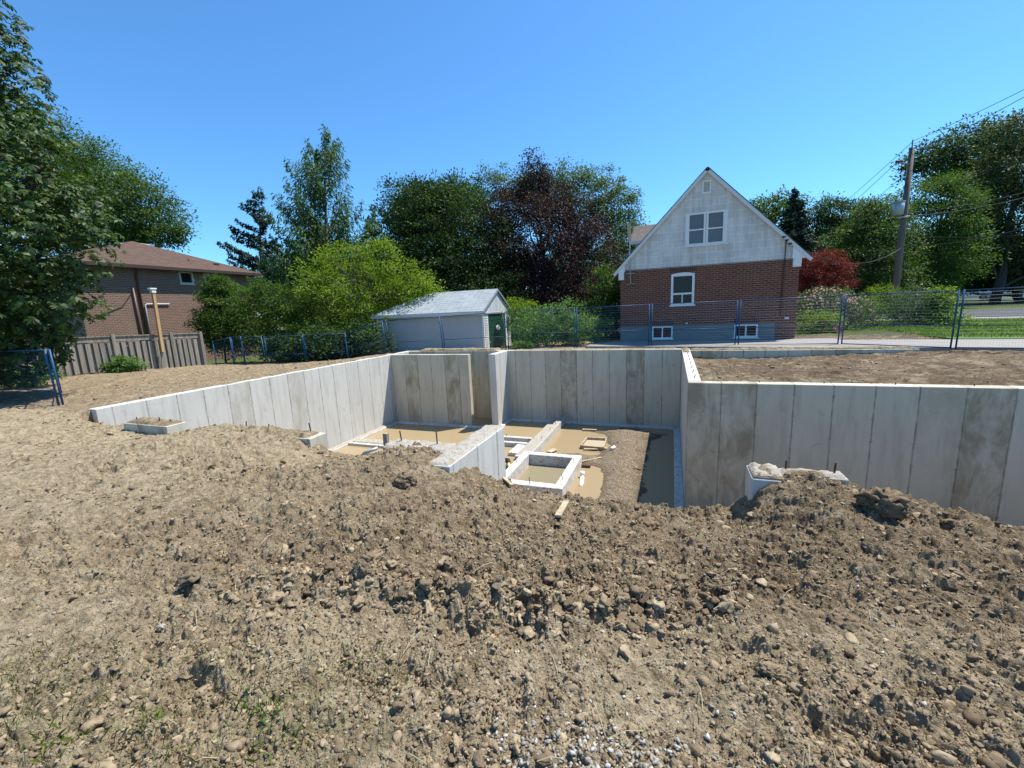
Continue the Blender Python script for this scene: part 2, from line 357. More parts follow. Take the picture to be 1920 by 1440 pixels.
# ------------------------------------------------------------------ the ground's shape
CP = [(0, 0, 0), (-3, 1, .02), (2, 1, .02), (0, -3, 0), (-2.7, 1.5, .0), (-.7, 1.9, 0), (.13, 2., 0), (5, 0, 0), (-6, 0, 0), (-6, 2, 0),
      (-9.8, 4.2, -.08), (-8.7, 4.2, -.12), (-7.9, 4.2, -.15), (-7.3, 4.2, -.13), (-6.7, 4.2, .03), (-6.1, 4.2, .09), (-5.35, 4.2, .09), (-4.8, 4.2, .02), (-4.3, 4.2, -.22), (-3.9, 4.2, -.22), (-3.4, 4.2, -.13),
      (-3.0, 4.2, .0), (-2.7, 4.15, -.04), (-2.5, 3.9, .0), (-2.48, 4.2, -.06), (-2.3, 3.6, -.03), (-2.1, 3.75, -.13), (-2.1, 4.2, -.28), (-1.85, 4.2, -.36), (-1.4, 4.2, -.46), (-.8, 4.2, -.46), (-.3, 4.2, -.46), (.2, 4.2, -.46), (.55, 4.2, -.44),
      (.62, 3.95, -.34), (.8, 3.9, -.06), (.72, 3.98, -.10), (.95, 3.9, .04), (1.1, 3.95, .04), (.85, 4.2, -.06), (1.0, 4.15, .03), (1.37, 4.15, -.02), (1.56, 4.2, -.10), (1.7, 4.2, -.08), (2.02, 4.2, -.17), (2.36, 4.2, -.26), (2.6, 4.2, -.32), (4, 4.2, -.5), (7, 4.2, -.4), (10, 4.2, -.2),
      (-8.5, 3, -.06), (-5.2, 3, .05), (-3.5, 2.9, .04), (-2.6, 3.2, -.0), (-1.2, 3, -.14), (0, 3.1, -.16), (1, 3, -.08), (2.3, 2.8, -.02), (4, 2.5, -.05), (.9, 3.6, -.12), (.4, 3.6, -.27),
      (-11.2, 6, -.005), (-11.2, 10, -.005), (-11.2, 14.5, -.0), (-11, 16.3, -.12), (-13.5, 10, -.08), (-14.6, 5, 0), (-19, 8.3, .05), (-19, 12.3, -.17), (-18, 14.6, -.45), (-14, 15.2, -.32),
      (-14, 17.5, -.38), (-8, 17.5, -.2), (-5, 17, -.04), (0, 17, -.03), (5, 17, -.03), (10, 17, -.03), (30, 30, 0), (-30, 30, -.8), (-26, 12, -.6), (0, 40, 0), (-40, 0, -.2), (60, 80, 0), (-60, 80, -1),
      (.9, 9.5, -.10), (1.2, 14.8, -.30), (3, 14.8, -.24), (5.5, 14.6, -.14), (4, 9.6, -.10), (7, 9.6, -.08), (7, 12, -.08), (10, 12, -.04), (3, 12, -.2), (7.5, 15, -.04),
      (-9, 16.1, -.02), (-5, 16.1, -.03), (0, 16.1, -.03), (100, 0, 0), (0, -60, 0), (-100, -40, 0), (150, 200, 0), (-150, 200, 0)]
CP = np.array(CP, float)
def _phi(r): return r
_D = np.sqrt(((CP[:, None, :2] - CP[None, :, :2]) ** 2).sum(-1))
_A = np.zeros((len(CP) + 1,) * 2); _A[:-1, :-1] = _phi(_D); _A[:-1, -1] = 1; _A[-1, :-1] = 1
_W = np.linalg.solve(_A, np.concatenate([CP[:, 2], [0]]))
def base_z(x, y):
    r = np.full(np.shape(x), _W[-1], float)
    for (cx, cy, _), w_ in zip(CP, _W[:-1]): r += w_ * np.sqrt((x - cx) ** 2 + (y - cy) ** 2 + .0025)
    return r
def in_pit(x, y):
    a = (x > -10.83) & (x < .45) & (y > 4.3) & (y < 15.77)
    b = (x > .40) & (x < 14) & (y > 4.3) & (y < 9.15)
    return a | b
def clodmask(x, y):
    m = .62 + .5 * ss(1.9, 2.25, y - .24 * x + .25 * (fbm(x * 1.3, y * 1.3, 5) - .5)) * ss(-9.5, -4.5, x)
    m = np.maximum(m, .8 * ss(-.2, .9, x + .5 * (fbm(x, y, 9) - .5)) * (y < 4.6))
    m = m * (.35 + 1.15 * ss(.3, .7, fbm(x * 1.3, y * 1.3, 3)))
    m = m * (1 - .6 * np.exp(-((x + .55) / .55) ** 2 - ((y - 1.55) / .22) ** 2)) * (1 - .5 * np.exp(-((x + 4.5) / 1.5) ** 2 - ((y - 2.2) / .7) ** 2))
    m = np.where(y > 4.6, .6, m)
    m = np.where(x < -10.6, .35, m)
    return np.clip(m, 0.08, 1)
def ground_z(x, y, r=None, detail=True):
    near = y < 4.3
    z = base_z(x, y)
    far = ss(24, 40, np.hypot(x, y))
    if detail:
        R_ = np.hypot(x, y); K_ = (R_ < 26) & (R_ > .8) & ((x > -26) & (y > -1)); K5 = K_ & (R_ < 7); KM = K_ & (R_ > 4.4)
        m = clodmask(x, y) * (1 - far)
        z = z + (fbm(x * .8, y * .8, 1) - .5) * .07 * (1 - far) + (fbm(x * 3, y * 3, 2) - .5) * .06 * (1 - far)
        warp = (fbm(x * 13, y * 13, 50, 3) - .5) * .06 + (fbm(x * 50, y * 50, 51, 2) - .5) * .014
        mid = ss(4.6, 5.5, y) + ss(-7, -9, x)
        z = z + m * (domes_m(K_, x + warp, y - warp, .16, 11) * .16 * .80 + domes_m(K_, x - warp, y + warp, .072, 21) * .072 * .85) * (1 - .4 * np.clip(mid, 0, 1))
        z = z + np.clip(mid, 0, 1) * (1 - far) * (domes_m(KM, x + warp * 2, y - warp * 2, .34, 13) * .05 * ss(.45, .6, fbm(x * .7, y * 1.1, 71)) + (fbm(x * 1.6, y * 4.2, 72) - .5) * .06)
        z = z + (np.abs(fbm(x * 30, y * 30, 52, 2) - .5) * -.04 + (fbm(x * 110, y * 110, 53, 2) - .5) * .018) * (.45 + m * .8)
        z = z + (.25 + .75 * m) * domes_m(K5, x + warp * .5, y + warp * .5, .030, 31) * .030 * .7
        # the row of big lumps at the toe of the spoil
        band = np.exp(-((y - .24 * x - 2.15 - .07 * np.sin(x * 2.9)) / .15) ** 2) * ss(-3.6, -2.6, x) * (1 - ss(-.1, .5, x))
        z = z + band * (domes_m(K5 & (y > 1.2) & (y < 2.7), x, y, .13, 61, .3, .7) * .17 + .015)
        # tread marks left by a machine
        tr = np.exp(-((y - 1.32 - .1 * x) / .22) ** 2) * ss(-1.6, -1.2, x) * (1 - ss(.5, .9, x))
        z = z + tr * .012 * np.sin((x * .96 + .2 * y) * 60 + 4 * fbm(x * 3, y * 3, 77))
        cr = np.exp(-((fbm(x * 6 + warp * 3, y * 6, 95, 3) - .5) / .022) ** 2) * ss(.45, .55, fbm(x * 1.7, y * 1.7, 96, 2)); z = z - cr * .02 * np.clip(m * 1.3, 0, 1)
        # dark holes between lumps
        hole = ss(.76, .88, vn(x * 3.1, y * 3.1, 91)) * (np.abs(x) < 12) * ss(.3, .7, m)
        z = z - hole * .06
    # pit side: the loose fill falls away past the wall line
    ip = in_pit(x, y)
    fall = np.maximum(0, y - 4.3) * 1.25
    z = np.where(ip, z - fall, z)
    return z

def ground_sheet():
    a = np.concatenate([np.linspace(-180, -95, 45, endpoint=False), np.linspace(-95, 48, 1650), np.linspace(48, 180, 70)[1:-1]])
    a = np.radians(a)  # measured from +Y, positive towards +X
    r = np.concatenate([[.0005], np.linspace(.05, .85, 18, endpoint=False), np.exp(np.linspace(math.log(.85), math.log(4.7), 660)), np.exp(np.linspace(math.log(4.7), math.log(26), 330))[1:], np.exp(np.linspace(math.log(26), math.log(4000), 60))[1:]])
    A, Rr = np.meshgrid(a, r); X = Rr * np.sin(A); Y = Rr * np.cos(A)
    Z = ground_z(X, Y)
    Z = np.where(Rr > 300, -.3, Z)
    kill = in_pit(X, Y) & ((Y > 7.2) | (Z < -3.0))
    nr, na = X.shape
    i = np.arange(nr - 1)[:, None]; j = np.arange(na)[None, :]; j2 = (j + 1) % na
    F = np.stack([i * na + j, i * na + j2, (i + 1) * na + j2, (i + 1) * na + j], -1).reshape(-1, 4)
    k = kill.ravel(); F = F[~(k[F].any(1))]
    # centre fan left out: replaced by a tiny disc
    nV = X.size
    V = np.stack([X.ravel(), Y.ravel(), Z.ravel()], 1)
    brown = (ss(-7.5, -2.5, X) * ss(1.9, 2.4, Y - .24 * X) * (1 - ss(2.5, 6, X)) * .95 + .25 * ss(-1, 1.5, X)).ravel()
    brown = np.where(Y.ravel() > 4.6, np.where(X.ravel() > 0, 2.0, .85), brown)
    brown = brown - .8 * np.exp(-((X + .55) / .6) ** 2 - ((Y - 1.5) / .25) ** 2).ravel() - .35 * ss(-2.2, -4, X).ravel() * (Y.ravel() < 4)
    green = np.clip(ss(19.6, 22, Y) + ss(-19.2, -20.5, X) + ss(5, 10, -Y) + ss(11.5, 13, X) * (Y < 60), 0, 1).ravel()
    gp = np.exp(-(((X + 1.35) / .35) ** 2 + ((Y - 1.0) / .18) ** 2)).ravel() * .35
    gp += np.exp(-(((X + 2.4) / .5) ** 2 + ((Y - .7) / .2) ** 2)).ravel() * .2
    green = np.maximum(green, gp)
    o = np_mesh('ground', V, F[:, ::-1], M['soil'], attr=dict(brown=brown, green=green), smooth=False)
    return tag(o, kind='structure')
ground_sheet()

# ------------------------------------------------------------------ clods and stones
def ico(sub, seed, flat=.75, rough=.55):
    bm = bmesh.new(); bmesh.ops.create_icosphere(bm, subdivisions=sub, radius=1)
    rn = np.random.RandomState(seed); ps = rn.normal(size=(9, 3)); ps /= np.linalg.norm(ps, axis=1)[:, None]; am = rn.uniform(-1, 1, 9)
    V = np.array([v.co[:] for v in bm.verts]); F = np.array([[v.index for v in f.verts] for f in bm.faces]); bm.free()
    d = V @ ps.T; disp = (np.exp(-((1 - d) * 5.0)) * am).sum(1)
    V = V * np.clip(1 + rough * disp + rn.uniform(-.2, .2, len(V)), .4, 1.7)[:, None]
    for k in range(9):
        nn = rn.normal(size=3); nn /= np.linalg.norm(nn); o_ = rn.uniform(.30, .75) if sub < 4 else rn.uniform(.7, .98); dd = V @ nn; V = V - nn * np.maximum(0, dd - o_)[:, None]
    V = V + rn.uniform(-.09, .09, V.shape)
    return V * np.array([1.15, rn.uniform(.75, 1.1), flat]), F
def scatter(name, n, region, rad, mat, sub=2, sink=.35, dens=None, seed=1, flat=.75, power=2.2, lab=None):
    rn = np.random.RandomState(seed)
    r0, r1, a0, a1 = region
    rr = np.exp(rn.uniform(math.log(r0), math.log(r1), n)); aa = np.radians(rn.uniform(a0, a1, n))
    x = rr * np.sin(aa); y = rr * np.cos(aa)
    s = rad[0] * (1 - rn.rand(n)) ** (-1 / power); s = np.minimum(s, rad[1]) 
    keep = np.ones(n, bool)
    if dens is not None: keep &= rn.rand(n) < dens(x, y)
    keep &= ~(in_pit(x, y) & (y > 4.5))
    x, y, s = x[keep], y[keep], s[keep]; n = len(x)
    z = ground_z(x, y)
    Vs = []; Fs = []; At = []; base = 0
    vr = [ico(sub, seed * 31 + k, flat) for k in range(8)]
    which = rn.randint(0, 8, n)
    for k in range(8):
        id_ = np.where(which == k)[0]
        if len(id_) == 0: continue
        V, F = vr[k]; m = len(id_); ang = rn.rand(m) * 6.283; tx = rn.normal(0, .35, m)
        c, s_ = np.cos(ang), np.sin(ang)
        vx = V[:, 0][None] * c[:, None] - V[:, 1][None] * s_[:, None]; vy = V[:, 0][None] * s_[:, None] + V[:, 1][None] * c[:, None]
        vz = V[:, 2][None] + 0 * vx; vz2 = vz * np.cos(tx)[:, None] + vy * np.sin(tx)[:, None]; vy = vy * np.cos(tx)[:, None] - vz * np.sin(tx)[:, None]
        S = s[id_][:, None]; P = np.stack([x[id_][:, None] + vx * S, y[id_][:, None] + vy * S, (z[id_] + s[id_] * sink)[:, None] + vz2 * S], -1)
        Vs.append(P.reshape(-1, 3)); Fs.append((F[None] + (np.arange(m) * len(V))[:, None, None] + base).reshape(-1, 3)); base += m * len(V)
        At.append(np.repeat(rn.rand(m), len(V)))
    o = np_mesh(name, np.concatenate(Vs), np.concatenate(Fs), mat, attr=dict(v=np.concatenate(At)))
    return tag(o, lab[0], lab[1], kind='stuff')
scatter('soil_clods', 60000, (.95, 5.2, -84, 42), (.0035, .014), M['clod'], 1, .3, lambda x, y: clodmask(x, y), 3, lab=('loose brown crumbs of dug soil on the spoil', 'soil'))
scatter('soil_lumps', 17000, (1.1, 5.4, -82, 40), (.0095, .034), M['clod'], 2, -.1, lambda x, y: clodmask(x, y) ** 1.5 * .95, 5, lab=('rough brown lumps of clay heaped along the spoil', 'soil'), power=2.9)
scatter('soil_lumps', 9000, (1.4, 3.6, -60, 18), (.013, .046), M['clod'], 3, .1, lambda x, y: np.exp(-((y - .24 * x - 2.17 - .07 * np.sin(x * 2.9)) / .16) ** 2) * (x > -3.3) * (x < .4), 6, lab=('row of bigger clay lumps at the toe of the spoil', 'soil'), power=2.5)
scatter('soil_lumps', 5000, (3.5, 10, -70, 35), (.016, .055), M['clod'], 2, .25, lambda x, y: np.exp(-((y - 4.05) / .14) ** 2) * (x > -9) * (x < 3) * (.3 + .7 * (fbm(x * 2, y * 2, 4) > .48)), 16, lab=('broken clay lumps strewn along the crest at the pit edge', 'soil'), power=2.4)
scatter('soil_clods', 26000, (5, 20, -88, 44), (.012, .07), M['clod'], 1, .15, lambda x, y: np.where(y > 16.3, 0, np.clip((fbm(x * .9, y * 1.4, 44) - .36) * 3, .05, 1)), 7, lab=('scattered dirt crumbs on the graded soil round the pit', 'soil'), power=2.8)
scatter('gravel', 5200, (.95, 5, -80, 42), (.004, .013), M['stone'], 1, .35, lambda x, y: .12 + .35 * (fbm(x * 2, y * 2, 8) > .56), 8, lab=('pale grey stones mixed into the soil', 'gravel'), flat=.7)
scatter('gravel', 9000, (.98, 1.75, -30, 34), (.007, .015), M['stone'], 1, .45, lambda x, y: np.clip(.95 * np.exp(-(((x + .05) / .36) ** 2 + ((y - 1.15) / .15) ** 2)), 0, 1), 9, lab=('white crushed stone spilled on the soil nearest the viewer', 'gravel'), flat=.7)

def big_clod(px, py, z, s, label, seed, mat='clod', name='clay_boulder', cat='clay boulder', flat=.75, sink=.2):
    p = atz(px, py, z); V, F = ico(4, seed, flat, .5)
    for k in range(3):
        n_ = fbm(V[:, 0] * (2 + 3 * k) + seed, V[:, 1] * (2 + 3 * k) + V[:, 2] * (3 + 3 * k), seed + k, 3) - .5
        V = V * (1 + (.25, .25, .25)[k] * n_)[:, None]
    rn = np.random.RandomState(seed); V = V * (1 + rn.uniform(-.03, .03, len(V)))[:, None]
    zz = float(ground_z(np.array([p.x]), np.array([p.y]))[0])
    V = V * s + np.array([p.x, p.y, zz + s * sink])
    o = np_mesh(name, V, F, M[mat], attr=dict(v=np.full(len(V), .22 if s > .07 else .5)))
    return tag(o, label, cat)
big_clod(1655, 958, 0, .135, 'big dark clay boulder on the crest below the long concrete wall', 23, flat=.85, sink=.35)
big_clod(1213, 948, -.2, .085, 'round clay lump standing on the crest against the shaded water', 4, sink=.5)
big_clod(385, 1100, 0, .085, 'flat pale clay slab lying alone at the foot of the spoil', 5, 'clod', flat=.45)
big_clod(1447, 1270, 0, .05, 'smooth brown oval stone with a dark shadow, below the buried wall block', 6, flat=.55)
big_clod(760, 925, -.1, .11, 'broad clay boulder with a deep shadow in front of the short sunlit wall', 8, flat=.7)
big_clod(1580, 1290, 0, .045, 'angular clay lump on the right-hand slope beyond the oval stone', 9)
big_clod(1590, 1165, 0, .075, 'weathered tan clay chunk half buried on the slope under the dark boulder', 10, flat=.55)
big_clod(700, 1045, 0, .06, 'pale cracked clay chunk in the row of lumps at mid slope', 11, flat=.7)
big_clod(1800, 990, -.05, .10, 'long rounded clay boulder on the crest at the right-hand end', 12, flat=.6)
big_clod(302, 1180, 0, .022, 'small bright white stone on the bare crusted soil', 13, 'stone', 'white_stone', 'stone')

# ------------------------------------------------------------------ pit floor and water
WZ = -2.81
def floor_z(x, y):
    g = lambda cx, cy, rx, ry: np.exp(-(((x - cx) / rx) ** 2 + ((y - cy) / ry) ** 2))
    z = -2.86 + .0 * x
    isl = np.clip(g(-1.3, 13.2, .75, 1.9) + g(-1.2, 10.2, .55, 1.6) + g(-2.6, 11.7, 1.0, .42) + .7 * g(-1.6, 14.6, 1.3, .35) + g(-1.0, 8.0, .6, 1.2), 0, 1.2)
    isl = isl - .9 * g(-1.95, 9.9, .42, 1.1) - .25 * g(-2.6, 13.1, .8, .8)
    z = z + .13 * isl + (fbm(x * 2.2, y * 2.2, 14) - .5) * .075 + (fbm(x * 9, y * 9, 15) - .5) * .03
    z = z + domes(x, y, .06, 16) * .03
    return np.where(x > .2, -2.84, z)
def pit_floor():
    xs = np.concatenate([np.linspace(-10.8, -4.5, 60), np.linspace(-4.45, .4, 230), np.linspace(.5, 14, 50)]); ys = np.linspace(4.2, 15.8, 420)
    X, Y = np.meshgrid(xs, ys); Z = floor_z(X, Y)
    nr, na = X.shape; i = np.arange(nr - 1)[:, None]; j = np.arange(na - 1)[None, :]
    F = np.stack([i * na + j, i * na + j + 1, (i + 1) * na + j + 1, (i + 1) * na + j], -1).reshape(-1, 4)
    cx = X.ravel()[F].mean(1); cy = Y.ravel()[F].mean(1); F = F[~((cx > .45) & (cy > 9.2))]
    t = NT('pit_gravel'); p = t.pos(space='W'); a = t.noise(p, 16, 6, .75); b = t.noise(p, 1.6, 4); v = t.n('TexVoronoi', Vector=p, Scale=34.0)
    c = t.mix(t.ramp(a, [(.35, 0.0), (.65, 1.0)]), (.085, .063, .038), (.235, .18, .115))
    c = t.mix(t.math('MULTIPLY', t.ramp(v.outputs['Color'], [(.62, 0.0), (.72, 1.0)]), .7), c, (.36, .32, .25))
    c = t.mix(t.math('MULTIPLY', b, .5), c, (.15, .11, .07))
    wz = t.n('SeparateXYZ', Vector=t.n('NewGeometry').outputs['Position']).outputs[2]
    c = t.mix(t.ramp(t.math('MULTIPLY', t.math('ADD', wz, 2.82), 12.0), [(0, .85), (.75, 0.0)]), c, (.085, .062, .036))
    m = t.done(t.bsdf(c, .9, .2, t.bump(t.math('ADD', a, v.outputs['Distance']), .8, .03)))
    tag(np_mesh('pit_floor', np.stack([X.ravel(), Y.ravel(), Z.ravel()], 1), F, m), kind='structure')
    t = NT('muddy_water'); p = t.pos(space='W'); a = t.noise(p, .5, 3); rp = t.noise(p, 5, 3)
    sp = t.n('SeparateXYZ', Vector=t.n('NewGeometry').outputs['Position'])
    # right bay's water toned down to paint in wall shade; box bay toned separately
    f = t.ramp(t.math('DIVIDE', t.math('ADD', sp.outputs[0], 11.0), 12.0), [(.545, 0.0), (.60, .55)])
    f2 = t.math('MULTIPLY', t.math('GREATER_THAN', sp.outputs[0], -3.7), t.math('MULTIPLY', t.math('LESS_THAN', sp.outputs[0], -2.4), t.math('MULTIPLY', t.math('GREATER_THAN', sp.outputs[1], 9.2), t.math('LESS_THAN', sp.outputs[1], 11.1))))
    c = t.mix(f, (.33, .25, .14), (.27, .205, .125)); c = t.mix(f2, c, (.215, .19, .12))
    c = t.mix(t.math('MULTIPLY', a, .35), c, (.30, .225, .12))
    b = t.bsdf(c, .12, .35, t.bump(rp, .03, .01), IOR=1.33)
    MW = t.done(b)
    mb = MB()
    mb.poly([(-10.75, 4.6, WZ), (.4, 4.6, WZ), (.4, 15.7, WZ), (-10.75, 15.7, WZ)], [(0, 1, 2, 3)])
    mb.poly([(.4, 4.6, WZ), (12, 4.6, WZ), (12, 9.1, WZ), (.4, 9.1, WZ)], [(0, 1, 2, 3)])
    tag(mb.build('water', MW), kind='structure')
pit_floor()

# ------------------------------------------------------------------ foundation
FD = empty('concrete_foundation', (-5, 10, -2.9), 'grey poured concrete basement walls and footings round the flooded pit', 'foundation')
B = -2.757; T = .25
def wall(x0, x1, y0, y1, z0, z1, mat, name='foundation_wall', label=None, sub=.0):
    o = MB().box(x0, x1, y0, y1, z0, z1).build(name, M[mat], FD, bevel=.008)
    if label: o['label'] = label
    return o
xp = aty(877, 664, 14.31).x
wall(-10.95, -10.7, 4.76, 15.89, -3, 0, 'cy', label='long sunlit concrete wall along the far left side of the pit')
wall(-10.7, .33, 15.64, 15.89, -3, 0, 'cx', label='shaded rear wall of the pit')
wall(-10.7, xp, 14.31, 14.53, -3, -.003, 'cx', 'partition_wall')
wall(-6.36, -6.1, 14.36, 15.64, -3, -.003, 'cy', 'stub_wall')
wall(.33, .58, 9.28, 15.89, -3, 0, 'cy')
wall(.33, 12.5, 9.03, 9.28, -3, 0, 'cx', label='long shaded concrete wall across the right-hand half of the pit')
wall(.583, 6.55, 15.15, 15.4, -1.2, 0, 'cx', 'foundation_wall')
# front wall, in pieces between the window gaps

def notch(x0, x1, z1=.0, mat='cx'):
    o = wall(x0, x1, 4.15, 4.45, -3, z1, mat, 'foundation_wall'); return o
notch(-8.62, -7.5, -.0); notch(-6.6, -4.53, .0); notch(-3.35, -2.452, -.02)
wall(-2.45, -2.17, 3.72, 5.29, -3, -.01, 'cy', 'stub_wall', 'short sunlit wall with a rough white top running into the pit')

# right block with its window buck
wall(.69, .95, 4.02, 4.36, -3, .035, 'cy', 'stub_wall'); wall(.95, 1.45, 4.2, 4.36, -3, .03, 'cx'); wall(.95, 1.06, 4.02, 4.2, -3, -.02, 'cx')
# rough broken tops: lumpy strips lying on the walls
def rough_top(x0, x1, y0, y1, z, seed=0, amp=.022, name='rough_top', mat='rub', n=34, over=.0):
    nx = max(4, int((x1 - x0) / .022)); ny = max(4, int((y1 - y0) / .022)); nx = min(nx, 260); ny = min(ny, 260)
    X, Y = np.meshgrid(np.linspace(x0 - over, x1 + over, nx), np.linspace(y0 - over, y1 + over, ny))
    Z = z + amp * (.2 + domes(X, Y, .06, seed + 5) * 1.0 + fbm(X * 22, Y * 22, seed) * .9)
    e = np.minimum(np.minimum(X - X.min(), X.max() - X), np.minimum(Y - Y.min(), Y.max() - Y)); Z = np.where(e < .001, z - .004, Z)
    i = np.arange(ny - 1)[:, None]; j = np.arange(nx - 1)[None, :]
    F = np.stack([i * nx + j, i * nx + j + 1, (i + 1) * nx + j + 1, (i + 1) * nx + j], -1).reshape(-1, 4)
    return np_mesh(name, np.stack([X.ravel(), Y.ravel(), Z.ravel()], 1), F, M[mat], FD)
rough_top(-2.445, -2.175, 3.73, 5.285, -.01, 2, .03); rough_top(-3.345, -2.45, 4.155, 4.445, -.02, 3, .03)
dirt_later = [(.70, .94, 4.03, 4.33, .05, .03, 14), (.97, 1.3, 4.2, 4.3, .04, .04, 15)]; rough_top(.695, .945, 4.03, 4.355, .035, 4, .05); rough_top(.955, 1.44, 4.205, 4.355, .03, 5, .03)
# dirt left lying on wall tops
def dirt_pile(x0, x1, y0, y1, z, h, seed):
    nx = max(6, int((x1 - x0) / .02)); ny = max(6, int((y1 - y0) / .02)); X, Y = np.meshgrid(np.linspace(x0, x1, nx), np.linspace(y0, y1, ny))
    e = np.minimum(np.minimum(X - x0, x1 - X), (np.minimum(Y - y0, y1 - Y)) * 2); E = np.clip(e / .1, 0, 1) ** .6
    Z = z + E * (h * (.3 + fbm(X * 5, Y * 5, seed)) + domes(X, Y, .05, seed) * .04) - .004
    i = np.arange(ny - 1)[:, None]; j = np.arange(nx - 1)[None, :]
    F = np.stack([i * nx + j, i * nx + j + 1, (i + 1) * nx + j + 1, (i + 1) * nx + j], -1).reshape(-1, 4)
    o = np_mesh('dirt', np.stack([X.ravel(), Y.ravel(), Z.ravel()], 1), F, M['soil'], attr=dict(brown=np.full(X.size, .55), green=np.zeros(X.size)))
    return tag(o, 'loose dirt lying on the concrete wall tops', 'dirt', 'dirt on the wall tops', 'stuff')
dirt_pile(-8.6, -7.52, 4.16, 4.44, 0, .05, 3); dirt_pile(-6.58, -4.6, 4.16, 4.42, 0, .05, 4); dirt_pile(.34, .56, 14.6, 15.85, 0, .05, 5); dirt_pile(-5.9, .2, 15.72, 16.1, -.01, .03, 6)
dirt_pile(-10.2, -6.6, 15.66, 16.2, -.0, .09, 8); dirt_pile(.6, 6.5, 15.2, 15.55, 0, .06, 9)
for q in dirt_later: dirt_pile(*q)
# footings along the walls
def foot(x0, x1, y0, y1, z1=-2.757, name='footing', mat='curb', lab=None):
    o = MB().box(x0, x1, y0, y1, -3, z1).build(name, M[mat], FD, bevel=.012)
    if lab: o['label'] = lab
    return o
foot(-10.7, -10.48, 4.6, 14.31); foot(-10.48, -6.36, 14.1, 14.31); foot(-6.1, .13, 15.42, 15.64); foot(.13, .33, 9.1, 15.64)
foot(.13, 12, 8.83, 9.03); foot(-6.1, -5.95, 12.9, 15.42); foot(-10.48, -6.1, 11.2, 11.72, -2.72, 'footing', 'curb')
rough_top(-10.69, -10.5, 4.8, 14.2, -2.757, 12, .05); rough_top(-10.4, -6.4, 11.3, 11.7, -2.72, 13, .05)
foot(-6.36, -6.1, 11.72, 12.9, -2.70)
# spine footing with its raised curb, and cross walls
foot(-4.30, -3.98, 11.2, 15.42, -2.68); foot(-3.98, -3.76, 11.2, 15.42, -2.55, 'curb')
foot(-6.1, -4.30, 12.80, 12.94, -2.64, 'curb'); foot(-6.1, -4.30, 12.32, 12.46, -2.66, 'curb'); foot(-4.62, -4.30, 11.5, 12.32, -2.70, 'curb')
foot(-3.98, -3.76, 8.9, 11.2, -2.50, 'curb'); foot(-2.5, -2.28, 8.9, 11.2, -2.50, 'curb')
foot(-3.76, -2.5, 10.98, 11.2, -2.503, 'curb'); foot(-3.76, -2.5, 8.9, 9.14, -2.503, 'curb')
rough_top(-3.975, -3.765, 11.3, 15.4, -2.55, 22, .01); rough_top(-4.295, -3.985, 11.3, 15.4, -2.68, 23, .015)
# reinforcing rods standing in the concrete
def rebar(x, y, z, h=.12, lean=(0, 0)):
    MB().tube([(x, y, z - .03), (x + lean[0] * .5, y + lean[1] * .5, z + h * .5), (x + lean[0], y + lean[1], z + h)], .008, 6).build('rebar', M['rust'], FD)
for x, y, z, h in [(-3.2, 4.35, 0, .14), (-2.68, 4.35, 0, .17), (-7.9, 4.3, 0, .1), (-8.4, 4.25, 0, .09), (-4.7, 4.35, .0, .16), (-5.4, 4.3, .02, .1), (-5.9, 4.3, .03, .1), (-7.6, 4.3, .0, .08), (1.0, 4.3, .04, .08), (1.37, 4.3, .04, .10),
                   (-3.87, 12.6, -2.55, .1), (-3.87, 13.6, -2.55, .1), (-3.87, 14.4, -2.55, .1), (-3.87, 10.2, -2.5, .12), (-2.4, 9.4, -2.5, .16), (-2.4, 10.6, -2.5, .14), (-3.1, 9.0, -2.5, .16), (-3.87, 9.4, -2.5, .14), (-5.2, 12.87, -2.64, .08)]:
    rebar(x, y, z, h, (random.uniform(-.02, .02), random.uniform(-.02, .02)))
for k in range(7): rebar(.455, 9.6 + k * .75, 0, .07, (.03, .02))
for k in range(7): rebar(1.6 + k * 1.05, 9.2, 0, .035)
# block lying on the right slab
big_clod(1545, 892, .08, .028, 'small grey stone resting on the broken top of the buried wall block', 41, 'stone', 'loose_stone', 'stone', sink=1.4)

# ------------------------------------------------------------------ things in the pit
wf = empty('form_box', (-2.25, 13.0, -2.8), 'square wooden form frame half sunk in the tan water beside the gravel', 'form frame', rz=R(4))
q = [atz(1089, 836, -2.72), atz(1131, 840, -2.72), atz(1137, 823, -2.72), atz(1100, 821, -2.72)]
for i in range(4):
    MB().beam((q[i].x, q[i].y, -2.76), (q[(i + 1) % 4].x, q[(i + 1) % 4].y, -2.76), .045, .14).build('side_board', M['wood_pale'], wf)
qc = [p + (sum(q, Vector()) / 4 - p) * .08 for p in q]
MB().prism([(p.x, p.y, -2.79) for p in qc], (0, 0, .02)).build('sand_fill', m_plain('wet_sand', (.38, .31, .22), .9, .2, .3, 20), wf)
def zp(zx, zy, z=-2.76): return atz(900 + zx / 4.571, 740 + zy / 4.571, z)
def board(a, b, w, h, mat, label, name='scrap_board', cat='board', group='lumber scraps on the pit floor'):
    o = MB().beam(a, b, w, h).build(name, M[mat], bevel=.003); return tag(o, label, cat, group)
board(zp(878, 297), zp(1000, 302), .09, .03, 'wood_pale', 'thin pale board in the dark water close under the rear wall')
board(zp(590, 492), zp(645, 465), .20, .02, 'wood_pale', 'short square plywood offcut on the gravel beside the long curb')
board(zp(600, 535), zp(850, 582), .06, .04, 'wood_pale', 'long narrow batten lying along the far side of the square concrete box')
board(zp(890, 465), zp(1010, 468), .07, .03, 'wood_pale', 'short batten right in front of the wooden form frame')
board(zp(870, 577), zp(1040, 542), .06, .05, 'wood_pale', 'tilted light stick resting on gravel at the corner of the concrete box')
board(zp(868, 604), zp(948, 610), .10, .05, 'wood_dark', 'dark brown board end beside the corner of the concrete box')
